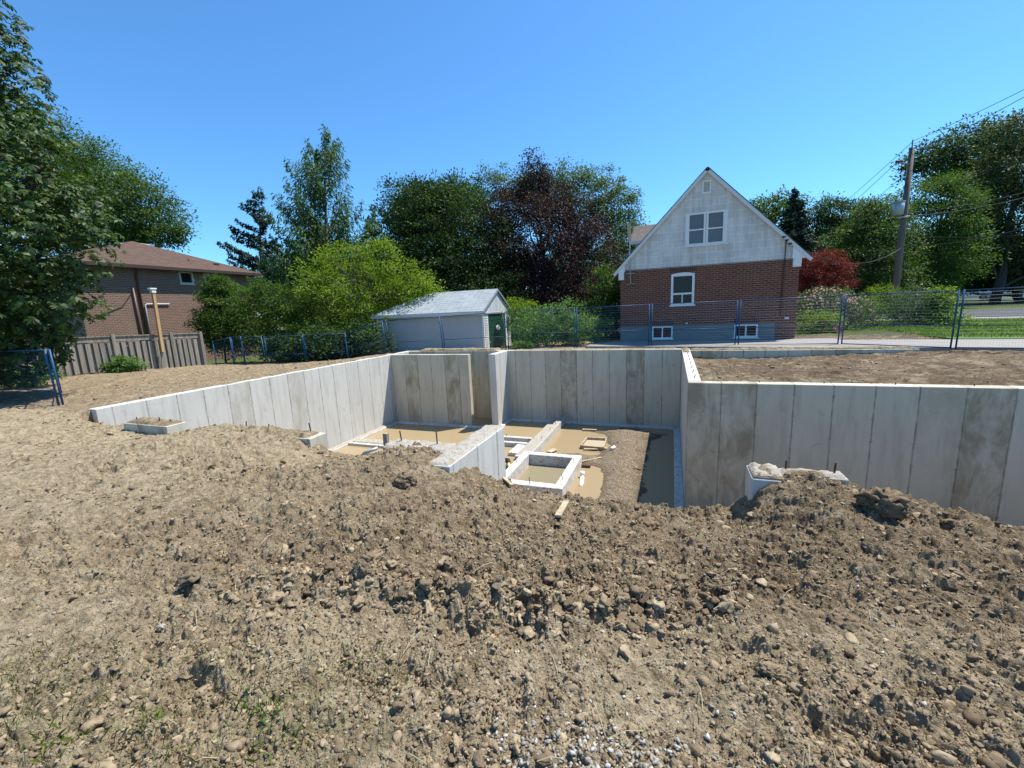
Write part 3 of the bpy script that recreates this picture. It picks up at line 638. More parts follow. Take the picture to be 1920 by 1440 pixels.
board(zp(1172, 403), zp(1300, 548), .035, .03, 'wood_dark', 'long thin dark stick lying across the gravel')
board(zp(1040, 455), zp(1090, 462), .12, .04, 'wood_pale', 'stubby pale block leaning on the near corner of the form frame')
board(zp(1200, 622), zp(1385, 640), .03, .025, 'wood_dark', 'thin curved twig-like lath near the edge of the shadow')
board(zp(298, 625), zp(345, 590), .13, .03, 'wood_dark', 'reddish plank piece floating beside the hose')
pv = empty('drain_elbow', zp(870, 740, WZ), 'white plastic pipe elbow sticking out of the muddy water', 'pipe')
a = zp(862, 790, WZ - .02); b_ = zp(878, 700, WZ + .02)
MB().tube([a, b_], .055, 12).build('pipe', M['pvc'], pv, True); MB().tube([b_, b_ + Vector((0, 0, .13))], .062, 12).build('riser', M['pvc'], pv, True)
tag(MB().tube([zp(1122, 465, -2.70), zp(1152, 448, -2.70)], .05, 12).build('pipe_offcut', M['pvc'], None, True), 'small white pipe offcut on the gravel right of the form frame', 'pipe')
hs_ = empty('pump_hose', zp(240, 650, WZ), 'pale yellow hose with a black coupling rising from the water by the short wall', 'hose')
MB().tube([zp(245, 590, WZ + .12), zp(256, 625, WZ + .12), zp(250, 670, WZ + .10), zp(232, 730, WZ + .06), zp(215, 790, WZ + .02)], .055, 10).build('hose', M['yellow'], hs_, True)
MB().tube([zp(218, 562, WZ + .14), zp(240, 565, WZ + .15), zp(246, 592, WZ + .13)], .07, 10).build('coupling', M['black'], hs_, True)
p0 = atz(1062, 925, -.27); p1 = atz(1046, 972, -.17)
zz = lambda p: float(ground_z(np.array([p.x]), np.array([p.y]))[0])
tag(MB().beam((p0.x, p0.y, zz(p0) + .05), (p1.x, p1.y, zz(p1) + .05), .055, .02).build('plank', M['wood_pale'], None), 'splintered bare plank lying down the soil slope in front of the concrete box', 'plank')
p0 = zp(198, 718, -.35); p1 = zp(272, 800, -.38); p0 = atz(944, 898, -.36); p1 = atz(961, 916, -.34)
tag(MB().beam((p0.x, p0.y, zz(p0) + .06), (p1.x, p1.y, zz(p1) + .045), .035, .02).build('plank', M['wood_pale'], None), 'short pale stake lying at the end of the sunlit stub wall', 'plank')
s0 = aty(722, 813, 4.55); 
stx = empty('wooden_stake', (s0.x, s0.y, -.8), 'square grey wooden stake standing in the soil before the flooded bay', 'stake')
MB().beam((s0.x - .01, s0.y, -.75), (s0.x + .01, s0.y, s0.z), .062, .05, (0, 1, 0)).build('shaft', M['wood_grey'], stx)
MB().beam((s0.x + .01, s0.y, s0.z - .0), (s0.x + .01, s0.y, s0.z + .006), .06, .048, (0, 1, 0)).build('cut_top', M['wood_pale'], stx)
p = atz(697, 878, -.12); tag(MB().tube([(p.x - .07, p.y - .03, zz(p) + .03), (p.x + .07, p.y + .05, zz(p) + .08)], .018, 10).build('pipe_stub', M['metal'], None, True), 'short dark metal pipe end poking out of the spoil', 'pipe')

# ------------------------------------------------------------------ driveway, lawn, road behind the fence
t = NT('driveway_concrete'); p = t.pos(space='W'); n1 = t.noise(p, 2.5, 6, .7); n2 = t.noise(p, 60, 3)
c = t.mix(n1, (.22, .205, .18), (.33, .31, .28)); c = t.mix(t.math('MULTIPLY', t.ramp(n2, [(.5, 0.0), (.7, 1.0)]), .4), c, (.26, .25, .23)); MDR = t.done(t.bsdf(c, .9, .2))
def sheet(name, pts, z, mat):
    mb = MB(); mb.prism([(x, y, z - .6) for x, y in pts], (0, 0, .6)); return tag(mb.build(name, mat), kind='structure')
sheet('driveway', [(-3.2, 16.75), (11, 14.6), (40, 10), (40, 14.0), (11.6, 17.35), (8.6, 17.7), (5.6, 18.2), (5.6, 18.86), (-3.2, 18.86)], .035, MDR)
t = NT('lawn_grass'); p = t.pos(space='W'); n1 = t.noise(p, .8, 5, .6); n2 = t.noise(p, 30, 4, .7)
c = t.mix(n1, (.08, .15, .025), (.15, .23, .04)); c = t.mix(t.math('MULTIPLY', n2, .5), c, (.05, .10, .02)); MLW = t.done(t.bsdf(c, .9, .2, t.bump(n2, .8, .03)))
sheet('lawn', [(8.5, 17.77), (11.6, 17.4), (45, 13.6), (60, 22), (18.5, 28.0), (13.8, 29.4), (9.6, 30)], .05, MLW)
sheet('pavement', [(9, 30.05), (13.8, 29.45), (18.5, 28.05), (60, 22.1), (61, 24.0), (19.5, 30.4), (14.5, 31.8), (9, 32.2)], .055, MDR)
t = NT('asphalt'); n1 = t.noise(t.pos(space='W'), 3, 6, .7); MAS = t.done(t.bsdf(t.mix(n1, (.05, .05, .05), (.10, .10, .10)), .9, .2))
sheet('road', [(-60, 47), (9, 33.4), (14.5, 32.6), (19.5, 31.2), (61, 24.8), (66, 33), (60, 90), (42, 90), (36, 48), (20, 42), (-60, 60)], .045, MAS)
def blades(name, n, area, h, label, seed, m, zc, cat='grass', zoff=0, wd=.012):
    rn = np.random.RandomState(seed); x, y = area(rn, n); z = zc(x, y) + zoff
    a = rn.rand(len(x)) * 6.283; hh = h * rn.uniform(.5, 1.2, len(x)); lx = rn.normal(0, .5, len(x)) * hh; ly = rn.normal(0, .5, len(x)) * hh
    wx = np.cos(a) * wd; wy = np.sin(a) * wd
    b = np.stack([x, y, z], 1); V = np.stack([b - np.stack([wx, wy, 0 * x], 1), b + np.stack([wx, wy, 0 * x], 1), b + np.stack([lx * .45 + wx * .6, ly * .45 + wy * .6, hh * .7], 1), b + np.stack([lx, ly, hh], 1)], 1).reshape(-1, 3)
    F = np.arange(len(x))[:, None] * 4 + np.array([0, 1, 2, 3])[None]
    o = np_mesh(name, V, F, m, attr=dict(v=np.repeat(rn.rand(len(x)), 4))); return tag(o, label, cat, kind='stuff')
M['grass'] = m_leaf('grass_blades', (.06, .10, .02), (.14, .22, .04), (.26, .33, .09), .35)
M['drygrass'] = m_leaf('dry_grass_blades', (.10, .10, .04), (.20, .19, .08), (.34, .29, .16), .3)
def lawn_area(rn, n):
    x = rn.uniform(8, 24, n); y = rn.uniform(16, 29.6, n); k = (y > 18.3 - .12 * (x - 8.6) ) & (y < 29.9 - .28 * (x - 13)) & (x > 8.2 + (y - 17.5) * .05); return x[k], y[k]
blades('grass', 60000, lawn_area, .07, 'short green lawn grass behind the blue fence', 3, M['grass'], lambda x, y: 0 * x + .045, wd=.02)
def patch(cx, cy, rx, ry):
    def f(rn, n): return rn.normal(cx, rx, n), rn.normal(cy, ry, n)
    return f
for i, (px, py, rx, ry, n, mt, h) in enumerate([(700, 1270, .16, .09, 700, 'drygrass', .02), (520, 1395, .10, .05, 40, 'grass', .05), (480, 1350, .08, .04, 40, 'grass', .045), (290, 1355, .05, .03, 40, 'grass', .045), (120, 1425, .12, .04, 50, 'grass', .045), (440, 1280, .25, .1, 500, 'drygrass', .025), (60, 1300, .3, .15, 700, 'drygrass', .03), (330, 1430, .2, .05, 300, 'drygrass', .03)]):
    p = atz(px, py, 0)
    blades('grass', n, patch(p.x, p.y, rx, ry), h, 'sparse low grass blades growing in the crusted soil nearest the viewer', 60 + i, M[mt], lambda x, y: ground_z(x, y), wd=.0028)
# dead stalks
mb = MB(); rn = random.Random(3)
for k in range(90):
    a = rn.uniform(-70, 30); r = rn.uniform(1.2, 4); x = r * math.sin(R(a)); y = r * math.cos(R(a)); L = rn.uniform(.05, .16); b = rn.uniform(0, 6.28); z = float(ground_z(np.array([x]), np.array([y]))[0]) + .015
    mb.tube([(x, y, z), (x + math.cos(b) * L / 2, y + math.sin(b) * L / 2, z + .02), (x + math.cos(b) * L, y + math.sin(b) * L, z + .01)], .0018, 4)
tag(mb.build('straw', m_plain('straw', (.38, .32, .20), .8)), 'thin dead stalks strewn on the soil', 'straw', kind='stuff')

# ------------------------------------------------------------------ temporary fence panels
def gz(x, y): return float(base_z(np.array([x]), np.array([y]))[0])
def fence_panel(a, b, ztop_a, ztop_b, label, h=1.8, lean=(0, 0, 0), mid=.42, cell=.1, group='blue temporary fence panels round the site', dense=True):
    a = Vector(a); b = Vector(b)
    fp = empty('fence_panel', ((a.x + b.x) / 2, (a.y + b.y) / 2, min(ztop_a, ztop_b) - h), label, 'fence panel', group)
    L = Vector(lean); A1 = Vector((a.x, a.y, ztop_a)) + L; B1 = Vector((b.x, b.y, ztop_b)) + L; A0 = Vector((a.x, a.y, ztop_a - h)); B0 = Vector((b.x, b.y, ztop_b - h))
    t_ = (B0 - A0).normalized(); e = .03
    lp = lambda s, u: (A0.lerp(B0, s)).lerp(A1.lerp(B1, s), u)
    n = (B0 - A0).length; s0, s1 = .035 / n, 1 - .035 / n
    for s in (s0, s1): MB().tube([lp(s, 0), lp(s, 1)], .021, 8).build('post', M['blue'], fp, True)
    for u in (.985, .03, mid): MB().tube([lp(s0, u), lp(s1, u)], .015 if u != mid else .011, 6).build('rail', M['blue'], fp, True)
    mb = MB()
    nv = int(n / .055); nh = int(h / (.085 if dense else .14))
    for k in range(1, nv): mb.tube([lp(k / nv, .03), lp(k / nv, .985)], .0011, 3, False)
    for k in range(1, nh): mb.tube([lp(s0, k / nh), lp(s1, k / nh)], .0022, 3, False)
    mb.build('wire_mesh', M['blue'], fp)
    return fp
YF = 16.72
def fx(px, py, Y=YF): return aty(px, py, Y)
row = [(-12.52, 16.72, 1.36), (-9.56, 16.72, 1.45), (-6.52, 16.72, 1.54), (-3.6, 16.76, 1.57), (-.77, 16.70, 1.58), (2.14, 16.72, 1.58), (5.1, 16.56, 1.60), (7.2, 15.02, 1.60), (10.0, 14.25, 1.62)]
labs = ['blue wire fence panel across the left half of the grey shed wall', 'blue wire fence panel ending at the front corner of the shed', 'blue wire fence panel between the shed and the climbing shrubs', 'blue wire fence panel in front of the left corner of the gabled house',
        'blue wire fence panel below the arched window of the gabled house', 'blue wire fence panel in front of the right basement window and the brick corner', 'blue wire fence panel in front of the garden bed of roses', 'blue wire fence panel in front of the green lawn at the far right']
for i in range(len(row) - 1):
    a, b = row[i], row[i + 1]; d = (Vector(b[:2]) - Vector(a[:2])).normalized() * .015
    fence_panel((a[0] + d.x, a[1] + d.y), (b[0] - d.x, b[1] - d.y), a[2], b[2], labs[i], 1.6 if i > 1 else 1.75, (-.10, 0, 0) if i < 2 else (.02, 0, 0), .40)
# panels running away to the left behind the graded soil
lft = [(397, 640, 18.6), (432, 632, 18.6), (452, 630, 18.3), (494, 630, 18.3), (568, 628, 18.0), (648, 624, 17.8), (721, 601, 17.8)]
PL = [atd(*q) for q in lft]
ll = ['narrow blue fence panel standing beside the end of the wooden fence', 'narrow blue fence panel second from the end of the wooden fence', 'blue fence panel leaning before the dark hedge trunks', 'blue fence panel under the low green hedge', 'blue fence panel under the lime green tree', 'tilted blue fence panel against the left end of the shed']
for i in range(len(PL) - 1):
    a, b = PL[i], PL[i + 1]
    fence_panel((a.x, a.y), (b.x, b.y), a.z, b.z, ll[i], 1.45, (-.1 if i in (2, 5) else .0, 0, 0), .45, dense=False)
a = Vector((-12.28, 5.0, 1.2)); b = Vector((-14.7, 4.55, 1.18))
def near_panel():
    fence_panel((-12.30, 4.90), (-15.1, 4.80), 1.20, 1.19, 'blue fence panel standing in the shade under the chestnut tree', 1.27, (-.04, 0, 0), .30, dense=False)
    fence_panel((-12.24, 4.93), (-14.9, 6.02), 1.19, 1.19, 'blue fence panel seen edge-on beside the shaded panel under the chestnut', 1.27, (-.04, 0, 0), .30, dense=False)
near_panel()

# ------------------------------------------------------------------ wooden fence on the left, and the tall lumber post
XW = -19.0
wfn = empty('wooden_fence', (XW, 10.6, -.2), 'weathered grey board fence along the left side of the yard', 'fence')
ys0, ys1 = 6.6, 12.38
def wf_top(y): return float(np.interp(y, [6.6, 9.28, 12.4], [1.12, 1.08, .98]))
def wf_bot(y): return float(np.interp(y, [6.6, 9.0, 10.8, 12.4], [.10, .06, -.12, -.2]))
mb = MB(); y = ys0; k = 0; rn = random.Random(5)
while y < ys1:
    xo = XW + (.03 if k % 2 else -.03); z1 = wf_top(y) - .02 - rn.random() * .02
    mb.beam((xo, y, wf_bot(y) - .05 + rn.random() * .05), (xo + rn.uniform(-.01, .01), y + rn.uniform(-.015, .015), z1), .022, .135, (0, 1, 0)); y += .105; k += 1
mb.build('board_panel', M['wood_grey'], wfn)
for ya, yb in ((6.6, 9.28), (9.40, 11.25), (11.25, 12.36)):
    MB().beam((XW + .02, ya, wf_top(ya) + .10), (XW + .02, yb, wf_top(yb) + .10), .03, .17).build('top_board', M['wood_grey'], wfn)
    MB().beam((XW, ya, wf_top(ya) + .205), (XW, yb, wf_top(yb) + .205), .14, .035).build('cap_rail', M['wood_grey'], wfn)
    MB().beam((XW - .06, ya, wf_bot(ya) + .25), (XW - .06, yb, wf_bot(yb) + .25), .04, .09).build('rail', M['wood_grey'], wfn)
for ya in (7.4, 9.34, 11.27, 12.42):
    MB().beam((XW + .04, ya, wf_bot(ya) - .1), (XW + .04, ya, wf_top(ya) + .27), .11, .11, (0, 1, 0)).build('post', M['wood_grey'], wfn)
lp_ = empty('lumber_post', (-18.6, 10.4, 0), 'tall leaning new-wood post with a white bracket on top, nailed to the grey fence', 'post')
pa = atx(305, 660, -18.75); pb = atx(287, 548, -18.75)
MB().beam(pa, pb, .10, .10, (1, 0, 0)).build('shaft', M['wood_new'], lp_, bevel=.005)
MB().beam(atx(306, 692, -18.8), atx(303.5, 650, -18.8), .09, .04, (1, 0, 0)).build('lower_splice', M['wood_grey'], lp_)
mb = MB(); c = pb + Vector((0, 0, .10)); mb.box(c.x - .07, c.x + .07, c.y - .075, c.y + .075, c.z - .13, c.z - .0); mb.box(c.x - .09, c.x + .09, c.y - .13, c.y + .10, c.z + .003, c.z + .055)
mb.build('bracket', M['white'], lp_, bevel=.008)

# ------------------------------------------------------------------ brick house on the left
hl = empty('brick_house', (-30.5, 17.1, -.9), 'low brown brick house with a brown hipped shingle roof behind the wooden fence', 'house')
MBL = m_brick('brick_salmon', 'y', (.235, .125, .082), (.16, .085, .058), (.35, .29, .24), .23, .085, ms=.014)
MBLx = m_brick('brick_salmon_side', 'x', (.235, .125, .082), (.16, .085, .058), (.35, .29, .24), .23, .085, ms=.014)
XL = -26.3; y0, y1 = 11.85, 20.9; ez = 4.62
def wall_with_holes(name, axis, fixed, a0, a1, z0, z1, holes, th, mat, parent, inward=-1):
    """flat wall pierced by rectangular openings, built of boxes butted edge to edge; holes = [(a0,a1,z0,z1)]"""
    xs = sorted({a0, a1} | {h[0] for h in holes} | {h[1] for h in holes}); zs = sorted({z0, z1} | {h[2] for h in holes} | {h[3] for h in holes})
    V = []; F = []
    def quad(p): V.extend(p); F.append((len(V) - 4, len(V) - 3, len(V) - 2, len(V) - 1))
    P = (lambda a, z, d: (a, fixed + d, z)) if axis == 'x' else (lambda a, z, d: (fixed + d, a, z))
    dd = th * inward
    for i in range(len(xs) - 1):
        for j in range(len(zs) - 1):
            ac = (xs[i] + xs[i + 1]) / 2; zc = (zs[j] + zs[j + 1]) / 2
            if any(h[0] < ac < h[1] and h[2] < zc < h[3] for h in holes): continue
            quad([P(xs[i], zs[j], 0), P(xs[i + 1], zs[j], 0), P(xs[i + 1], zs[j + 1], 0), P(xs[i], zs[j + 1], 0)])
            quad([P(xs[i], zs[j], dd), P(xs[i + 1], zs[j], dd), P(xs[i + 1], zs[j + 1], dd), P(xs[i], zs[j + 1], dd)])
    for h in holes:
        for (aa, za, ab, zb) in ((h[0], h[2], h[0], h[3]), (h[1], h[2], h[1], h[3]), (h[0], h[2], h[1], h[2]), (h[0], h[3], h[1], h[3])):
            quad([P(aa, za, 0), P(ab, zb, 0), P(ab, zb, dd), P(aa, za, dd)])
    for (aa, za, ab, zb) in ((a0, z0, a0, z1), (a1, z0, a1, z1), (a0, z1, a1, z1)):
        quad([P(aa, za, 0), P(ab, zb, 0), P(ab, zb, dd), P(aa, za, dd)])
    me = bpy.data.meshes.new(name); me.from_pydata(V, [], F); me.update()
    bm = bmesh.new(); bm.from_mesh(me); bmesh.ops.recalc_face_normals(bm, faces=bm.faces); bm.to_mesh(me); bm.free()
    return link(name, me, mat, parent)
def window(parent, axis, fixed, a0, a1, z0, z1, out, fw=.06, mull=(), rails=(), glass='glass', frame='white', rec=.07, sill=True, panes=1, glass_split=None):
    """window set in an opening: frame proud of the wall by out, glass recessed"""
    o = empty('window', (0, 0, 0), None, None); o.parent = parent
    par = parent
    P = (lambda a, d, z: (a, fixed + d, z)) if axis == 'x' else (lambda a, d, z: (fixed + d, a, z))
    sgn = out
    mb = MB()
    def bx(aa, ab, za, zb, d0, d1):
        p = [P(aa, d0 * sgn, za), P(ab, d1 * sgn, zb)]; x = sorted((p[0][0], p[1][0])); y = sorted((p[0][1], p[1][1])); mb.box(x[0], x[1], y[0], y[1], za, zb)
    fo, fi = .025, -rec - .02
    bx(a0, a0 + fw, z0, z1, fi, fo); bx(a1 - fw, a1, z0, z1, fi, fo); bx(a0 + fw, a1 - fw, z1 - fw, z1, fi, fo); bx(a0 + fw, a1 - fw, z0, z0 + fw, fi, fo)
    for m in mull: bx(m - fw * .5, m + fw * .5, z0 + fw, z1 - fw, fi, fo - .008)
    for (aa, ab, zr, th) in rails: bx(aa, ab, zr - th / 2, zr + th / 2, fi, fo - .014)
    if sill: bx(a0 - .05, a1 + .05, z0 - .05, z0 - .002, fi, .07)
    bpy.data.objects.remove(o)
    w_ = mb.build('window', M[frame] if isinstance(frame, str) else frame, parent)
    mb = MB(); q = [P(a0 + .01, -rec * sgn, z0 + .01), P(a1 - .01, -rec * sgn, z0 + .01), P(a1 - .01, -rec * sgn, z1 - .01), P(a0 + .01, -rec * sgn, z1 - .01)]
    mb.poly(q, [(0, 1, 2, 3)])
    # the pane is parented to the window; both live in the parent's space
    g = mb.build('pane', M[glass], None); me = g.data
    m = Matrix.Translation(g.location); me.transform(m); g.location = (0, 0, 0)
    pm = Matrix.LocRotScale(parent.location, parent.rotation_euler, parent.scale); me.transform(pm.inverted()); g.parent = w_
    return w_
holesL = [(16.42, 17.18, 3.84, 4.54), (17.78, 18.5, 3.80, 4.50)]
XLw = -26.0
wall_with_holes('wall', 'y', XLw, y0, y1, -1.2, ez, holesL, .15, MBL, hl, -1)
MB().box(XLw - 9, XLw - .152, y0, y1, -1.2, ez - .01).build('wall', MBLx, hl)
for h in holesL: window(hl, 'y', XLw, h[0], h[1], h[2], h[3], 1, .09, frame='frame_cream', rec=.05)
ap = atx(248, 452, -30.6); ov = .45
X0 = XLw + ov; X1 = XLw - 9.2; Y0_ = 11.4; Y1_ = 21.35; ez2 = ez + .06; ay = (Y0_ + Y1_) / 2
ap = aty(248, 452, ay); apz = ap.z; a1 = tuple(ap); a2 = (X1 + 4.2, ay, apz)
mb = MB(); c0, c1, c2, c3 = (X0, Y0_, ez2), (X0, Y1_, ez2), (X1, Y1_, ez2), (X1, Y0_, ez2)
mb.poly([c0, c1, c2, c3, a1, a2], [(0, 1, 4), (1, 2, 5, 4), (2, 3, 5), (3, 0, 4, 5)])
MSH = m_shingle('brown_shingles', (.105, .064, .046), (.145, .09, .066), (.075, .049, .038), .34, .10, 'y', 1.6)
rf = mb.build('roof', MSH, hl)
mb = MB(); mb.box(X1, X0, Y0_, Y1_, ez2 - .16, ez2 - .005); mb.build('fascia', m_plain('dark_fascia', (.06, .04, .035), .6), hl)
for (px, py, dx) in ((218, 455, 0), (268, 457, 0)):
    p = atx(px, py, -29.3); MB().box(p.x - .2, p.x + .2, p.y - .25, p.y + .25, p.z - .3, p.z - .02).build('roof_vent', M['offwhite'], hl)
for (px, py) in ((343, 495), (404, 496)):
    p = atx(px, py, -26.6); MB().box(p.x - .1, p.x + .14, p.y - .14, p.y + .14, p.z - .05, p.z + .05).build('roof_vent', M['black'], hl)
p = atx(354, 489, -26.8); MB().tube([p - Vector((0, 0, .3)), p + Vector((0, 0, .12))], .04, 8).build('vent_pipe', M['black'], hl, True)
d0 = atx(255, 516, XLw + .06); d1 = atx(277, 640, XLw + .06); d1.y = d0.y
MB().tube([(X0 - .05, d0.y, ez2 - .17), (XLw + .2, d0.y, ez2 - .3), (XLw + .06, d0.y, ez2 - .55), (XLw + .06, d0.y, -.6)], .055, 8).build('downspout', M['brown_metal'], hl, True)
p = atx(249, 540, XLw + .06); MB().tube([(XLw + .06, p.y, p.z), (XLw + .06, p.y, -.6)], .05, 8).build('downspout', M['brown_metal'], hl, True)
p = atx(272, 570, XLw + .05); q_ = atx(318, 571, XLw + .05)
MB().tube([(XLw + .05, p.y, -.6), (XLw + .05, p.y, p.z - .08), (XLw + .05, p.y + .08, p.z), (XLw + .05, q_.y, p.z)], .028, 8).build('conduit', M['offwhite'], hl, True)
mb = MB(); pp = atx(205, 600, XLw + .03); qq = atx(252, 542, XLw + .03)
mb.tube([(XLw + .03, pp.y - .6, pp.z + .15), (XLw + .03, (pp.y + qq.y) / 2, (pp.z + qq.z) / 2 - .1), (XLw + .03, qq.y, qq.z)], .015, 5); mb.build('cable', M['wire'], hl)

# ------------------------------------------------------------------ gabled brick house on the right
hr = empty('gabled_house', (1.15, 23.4, -.05), 'dark red brick house with a tall weathered white gable and double window', 'house')
HX0, HX1, HY, HYB = -2.09, 4.38, 18.9, 28.4
MBR = m_brick('brick_dark_red', 'x', (.20, .068, .036), (.115, .040, .025), (.30, .235, .19), .235, .079, ms=.011)
MBRy = m_brick('brick_dark_red_side', 'y', (.20, .068, .036), (.115, .040, .025), (.30, .235, .19), .235, .079, ms=.011)
bw = [(-.78, .03, .12, .63), (2.31, 3.13, .12, .62)]
MFD = m_plain('painted_block', (.17, .20, .20), .85, .2, .2, 3)
wall_with_holes('foundation', 'x', HY + .01, HX0, 3.72, -.25, .66, bw, .2, MFD, hr, 1)
wall_with_holes('wall', 'x', HY, HX0, HX1, .66, 2.99, [(-.07, .81, 1.48, 2.71)], .2, MBR, hr, 1)
MB().box(3.724, HX1, HY, HY + .2, -.25, .658).build('wall', MBR, hr)
MB().box(HX1 - .2, HX1, HY + .202, HYB, -.25, 2.985).build('wall', MBRy, hr)
MB().box(HX0, HX0 + .2, HY + .202, HYB, -.25, 2.985).build('wall', MBRy, hr)
MB().box(HX0 + .2, HX1 - .2, HYB - .2, HYB, -.25, 2.98).build('wall', MBR, hr)
# gable cladding
t = NT('weathered_gable_shingles'); g = t.n('NewGeometry').outputs['Position']; sp = t.n('SeparateXYZ', Vector=g)
v = t.n('CombineXYZ', X=sp.outputs[0], Y=sp.outputs[2], Z=0.0); br = t.n('TexBrick', dict(offset=.5), Vector=v, Scale=1.0)
t.set(br.inputs['Color1'], (.68, .66, .62)); t.set(br.inputs['Color2'], (.57, .55, .52)); t.set(br.inputs['Mortar'], (.80, .78, .74))
br.inputs['Mortar Size'].default_value = .012; br.inputs['Mortar Smooth'].default_value = .4; br.inputs['Brick Width'].default_value = .62; br.inputs['Row Height'].default_value = .29; br.inputs['Bias'].default_value = 0
s1 = t.noise(t.pos((1, 1, .10), 'W'), 7, 6, .65); s2 = t.noise(t.pos(space='W'), .9, 5, .6); s3 = t.noise(t.pos((1, 1, .3), 'W'), 30, 4, .7)
c = t.mix(t.math('MULTIPLY', t.ramp(s1, [(.40, 0.0), (.68, 1.0)]), .5), br.outputs['Color'], (.30, .295, .28))
c = t.mix(t.math('MULTIPLY', t.ramp(s2, [(.45, 0.0), (.7, 1.0)]), .55), c, (.82, .80, .76)); c = t.mix(t.math('MULTIPLY', t.ramp(s3, [(.5, 0.0), (.7, 1.0)]), .3), c, (.25, .27, .29))
MGB = t.done(t.bsdf(c, .8, .25, t.bump(br.outputs['Fac'], .3, .01)))
PKX, PKZ = 1.14, 6.55
wz0 = 2.993; eL, eR = (-2.30, 2.93), (4.66, 3.02)
sl = (PKZ - eL[1]) / (PKX - eL[0]); sr = (PKZ - eR[1]) / (eR[0] - PKX)
def gable(x0, x1, z0, inset):
    zl = PKZ - inset - sl * (PKX - x0); zr_ = PKZ - inset - sr * (x1 - PKX); return zl, zr_
# triangular wall pierced for window and louvre: strips between z levels
def tri_wall():
    Hs = [(.42, 1.90, 3.77, 5.0), (.98, 1.29, 5.66, 6.14)]
    ins = .10; V = []; F = []
    zs = sorted({wz0, PKZ - ins} | {h[2] for h in Hs} | {h[3] for h in Hs})
    xl = lambda z: max(HX0 + .0, PKX - (PKZ - ins - z) / sl); xr = lambda z: min(HX1, PKX + (PKZ - ins - z) / sr)
    zb = [PKZ - ins - sl * (PKX - HX0), PKZ - ins - sr * (HX1 - PKX)]
    zs = sorted(set(zs) | {z for z in zb if z > wz0})
    for j in range(len(zs) - 1):
        za, zc = zs[j], zs[j + 1]; cuts = [h for h in Hs if h[2] <= za + 1e-6 and h[3] >= zc - 1e-6]
        segs = [(xl(za), xl(zc), cuts[0][0], cuts[0][0]), (cuts[0][1], cuts[0][1], xr(za), xr(zc))] if cuts else [(xl(za), xl(zc), xr(za), xr(zc))]
        for (a, b, c_, d) in segs:
            n = len(V)
            V.extend([(a, HY - .03, za), (c_, HY - .03, za), (d, HY - .03, zc), (b, HY - .03, zc)]); F.append((n, n + 1, n + 2, n + 3))
    mb = MB(); mb.v = V; mb.f = F
    # bottom lip
    mb.box(HX0, HX1, HY - .03, HY + .15, wz0 - .012, wz0 + .02)
    for h in Hs:
        for (aa, za, ab, zb_) in ((h[0], h[2], h[0], h[3]), (h[1], h[2], h[1], h[3]), (h[0], h[2], h[1], h[2]), (h[0], h[3], h[1], h[3])):
            n = len(mb.v); mb.v += [(aa, HY - .03, za), (ab, HY - .03, zb_), (ab, HY + .15, zb_), (aa, HY + .15, za)]; mb.f.append((n, n + 1, n + 2, n + 3))
    return mb.build('gable', MGB, hr)
tri_wall()
window(hr, 'x', HY - .03, .42, 1.90, 3.77, 5.0, -1, .075, mull=(1.115, 1.205, .525, 1.795), rails=[(.55, 1.08, 4.36, .05), (1.24, 1.77, 4.36, .05)], glass='blind', rec=.05)
window(hr, 'x', HY, -.07, .81, 1.48, 2.71, -1, .085, mull=(), rails=[(.01, .73, 1.93, .07)], glass='glass', rec=.06)
MB().box(.345, .385, HY + .015, HY + .05, 1.565, 1.895).build('window_mullion', M['white'], hr)
# arched head of the lower window
mb = MB(); pts = [(-.07 + .88 * k / 10, HY - .027, 2.712 + .055 * math.sin(math.pi * k / 10)) for k in range(11)]
mb.prism([(-.07, HY - .027, 2.70)] + pts + [(.81, HY - .027, 2.70)], (0, .05, 0)); mb.build('arch_trim', M['white'], hr)
MSC = m_brick('soldier_brick', 'x', (.12, .045, .032), (.07, .03, .024), (.22, .17, .14), .075, .30, off=.0)
for (x0, x1, z) in ((-.12, .86, 2.775), (-.8, .06, .665), (2.29, 3.16, .665)):
    MB().box(x0, x1, HY - .006, HY + .01, z, z + .19).build('soldier_course', MSC, hr)
for h in bw: window(hr, 'x', HY + .01, h[0], h[1], h[2], h[3], -1, .055, mull=((h[0] + h[1]) / 2,), glass='glass', rec=.05)
lv = MB(); lv.box(.98, 1.03, HY - .06, HY + .02, 5.66, 6.14); lv.box(1.24, 1.29, HY - .06, HY + .02, 5.66, 6.14); lv.box(1.03, 1.24, HY - .06, HY + .02, 6.08, 6.14); lv.box(1.03, 1.24, HY - .06, HY + .02, 5.66, 5.72)
lvo = lv.build('louvre', M['white'], hr); mb = MB()
for k in range(7): mb.obox((1.135, HY - .02, 5.755 + k * .05), (1, 0, 0), (0, 1, -.9), (0, .9, 1), .105, .026, .005)
mb.build('louvre_blades', M['offwhite'], hr); MB().box(1.03, 1.24, HY + .03, HY + .05, 5.72, 6.08).build('louvre_back', M['black'], hr)
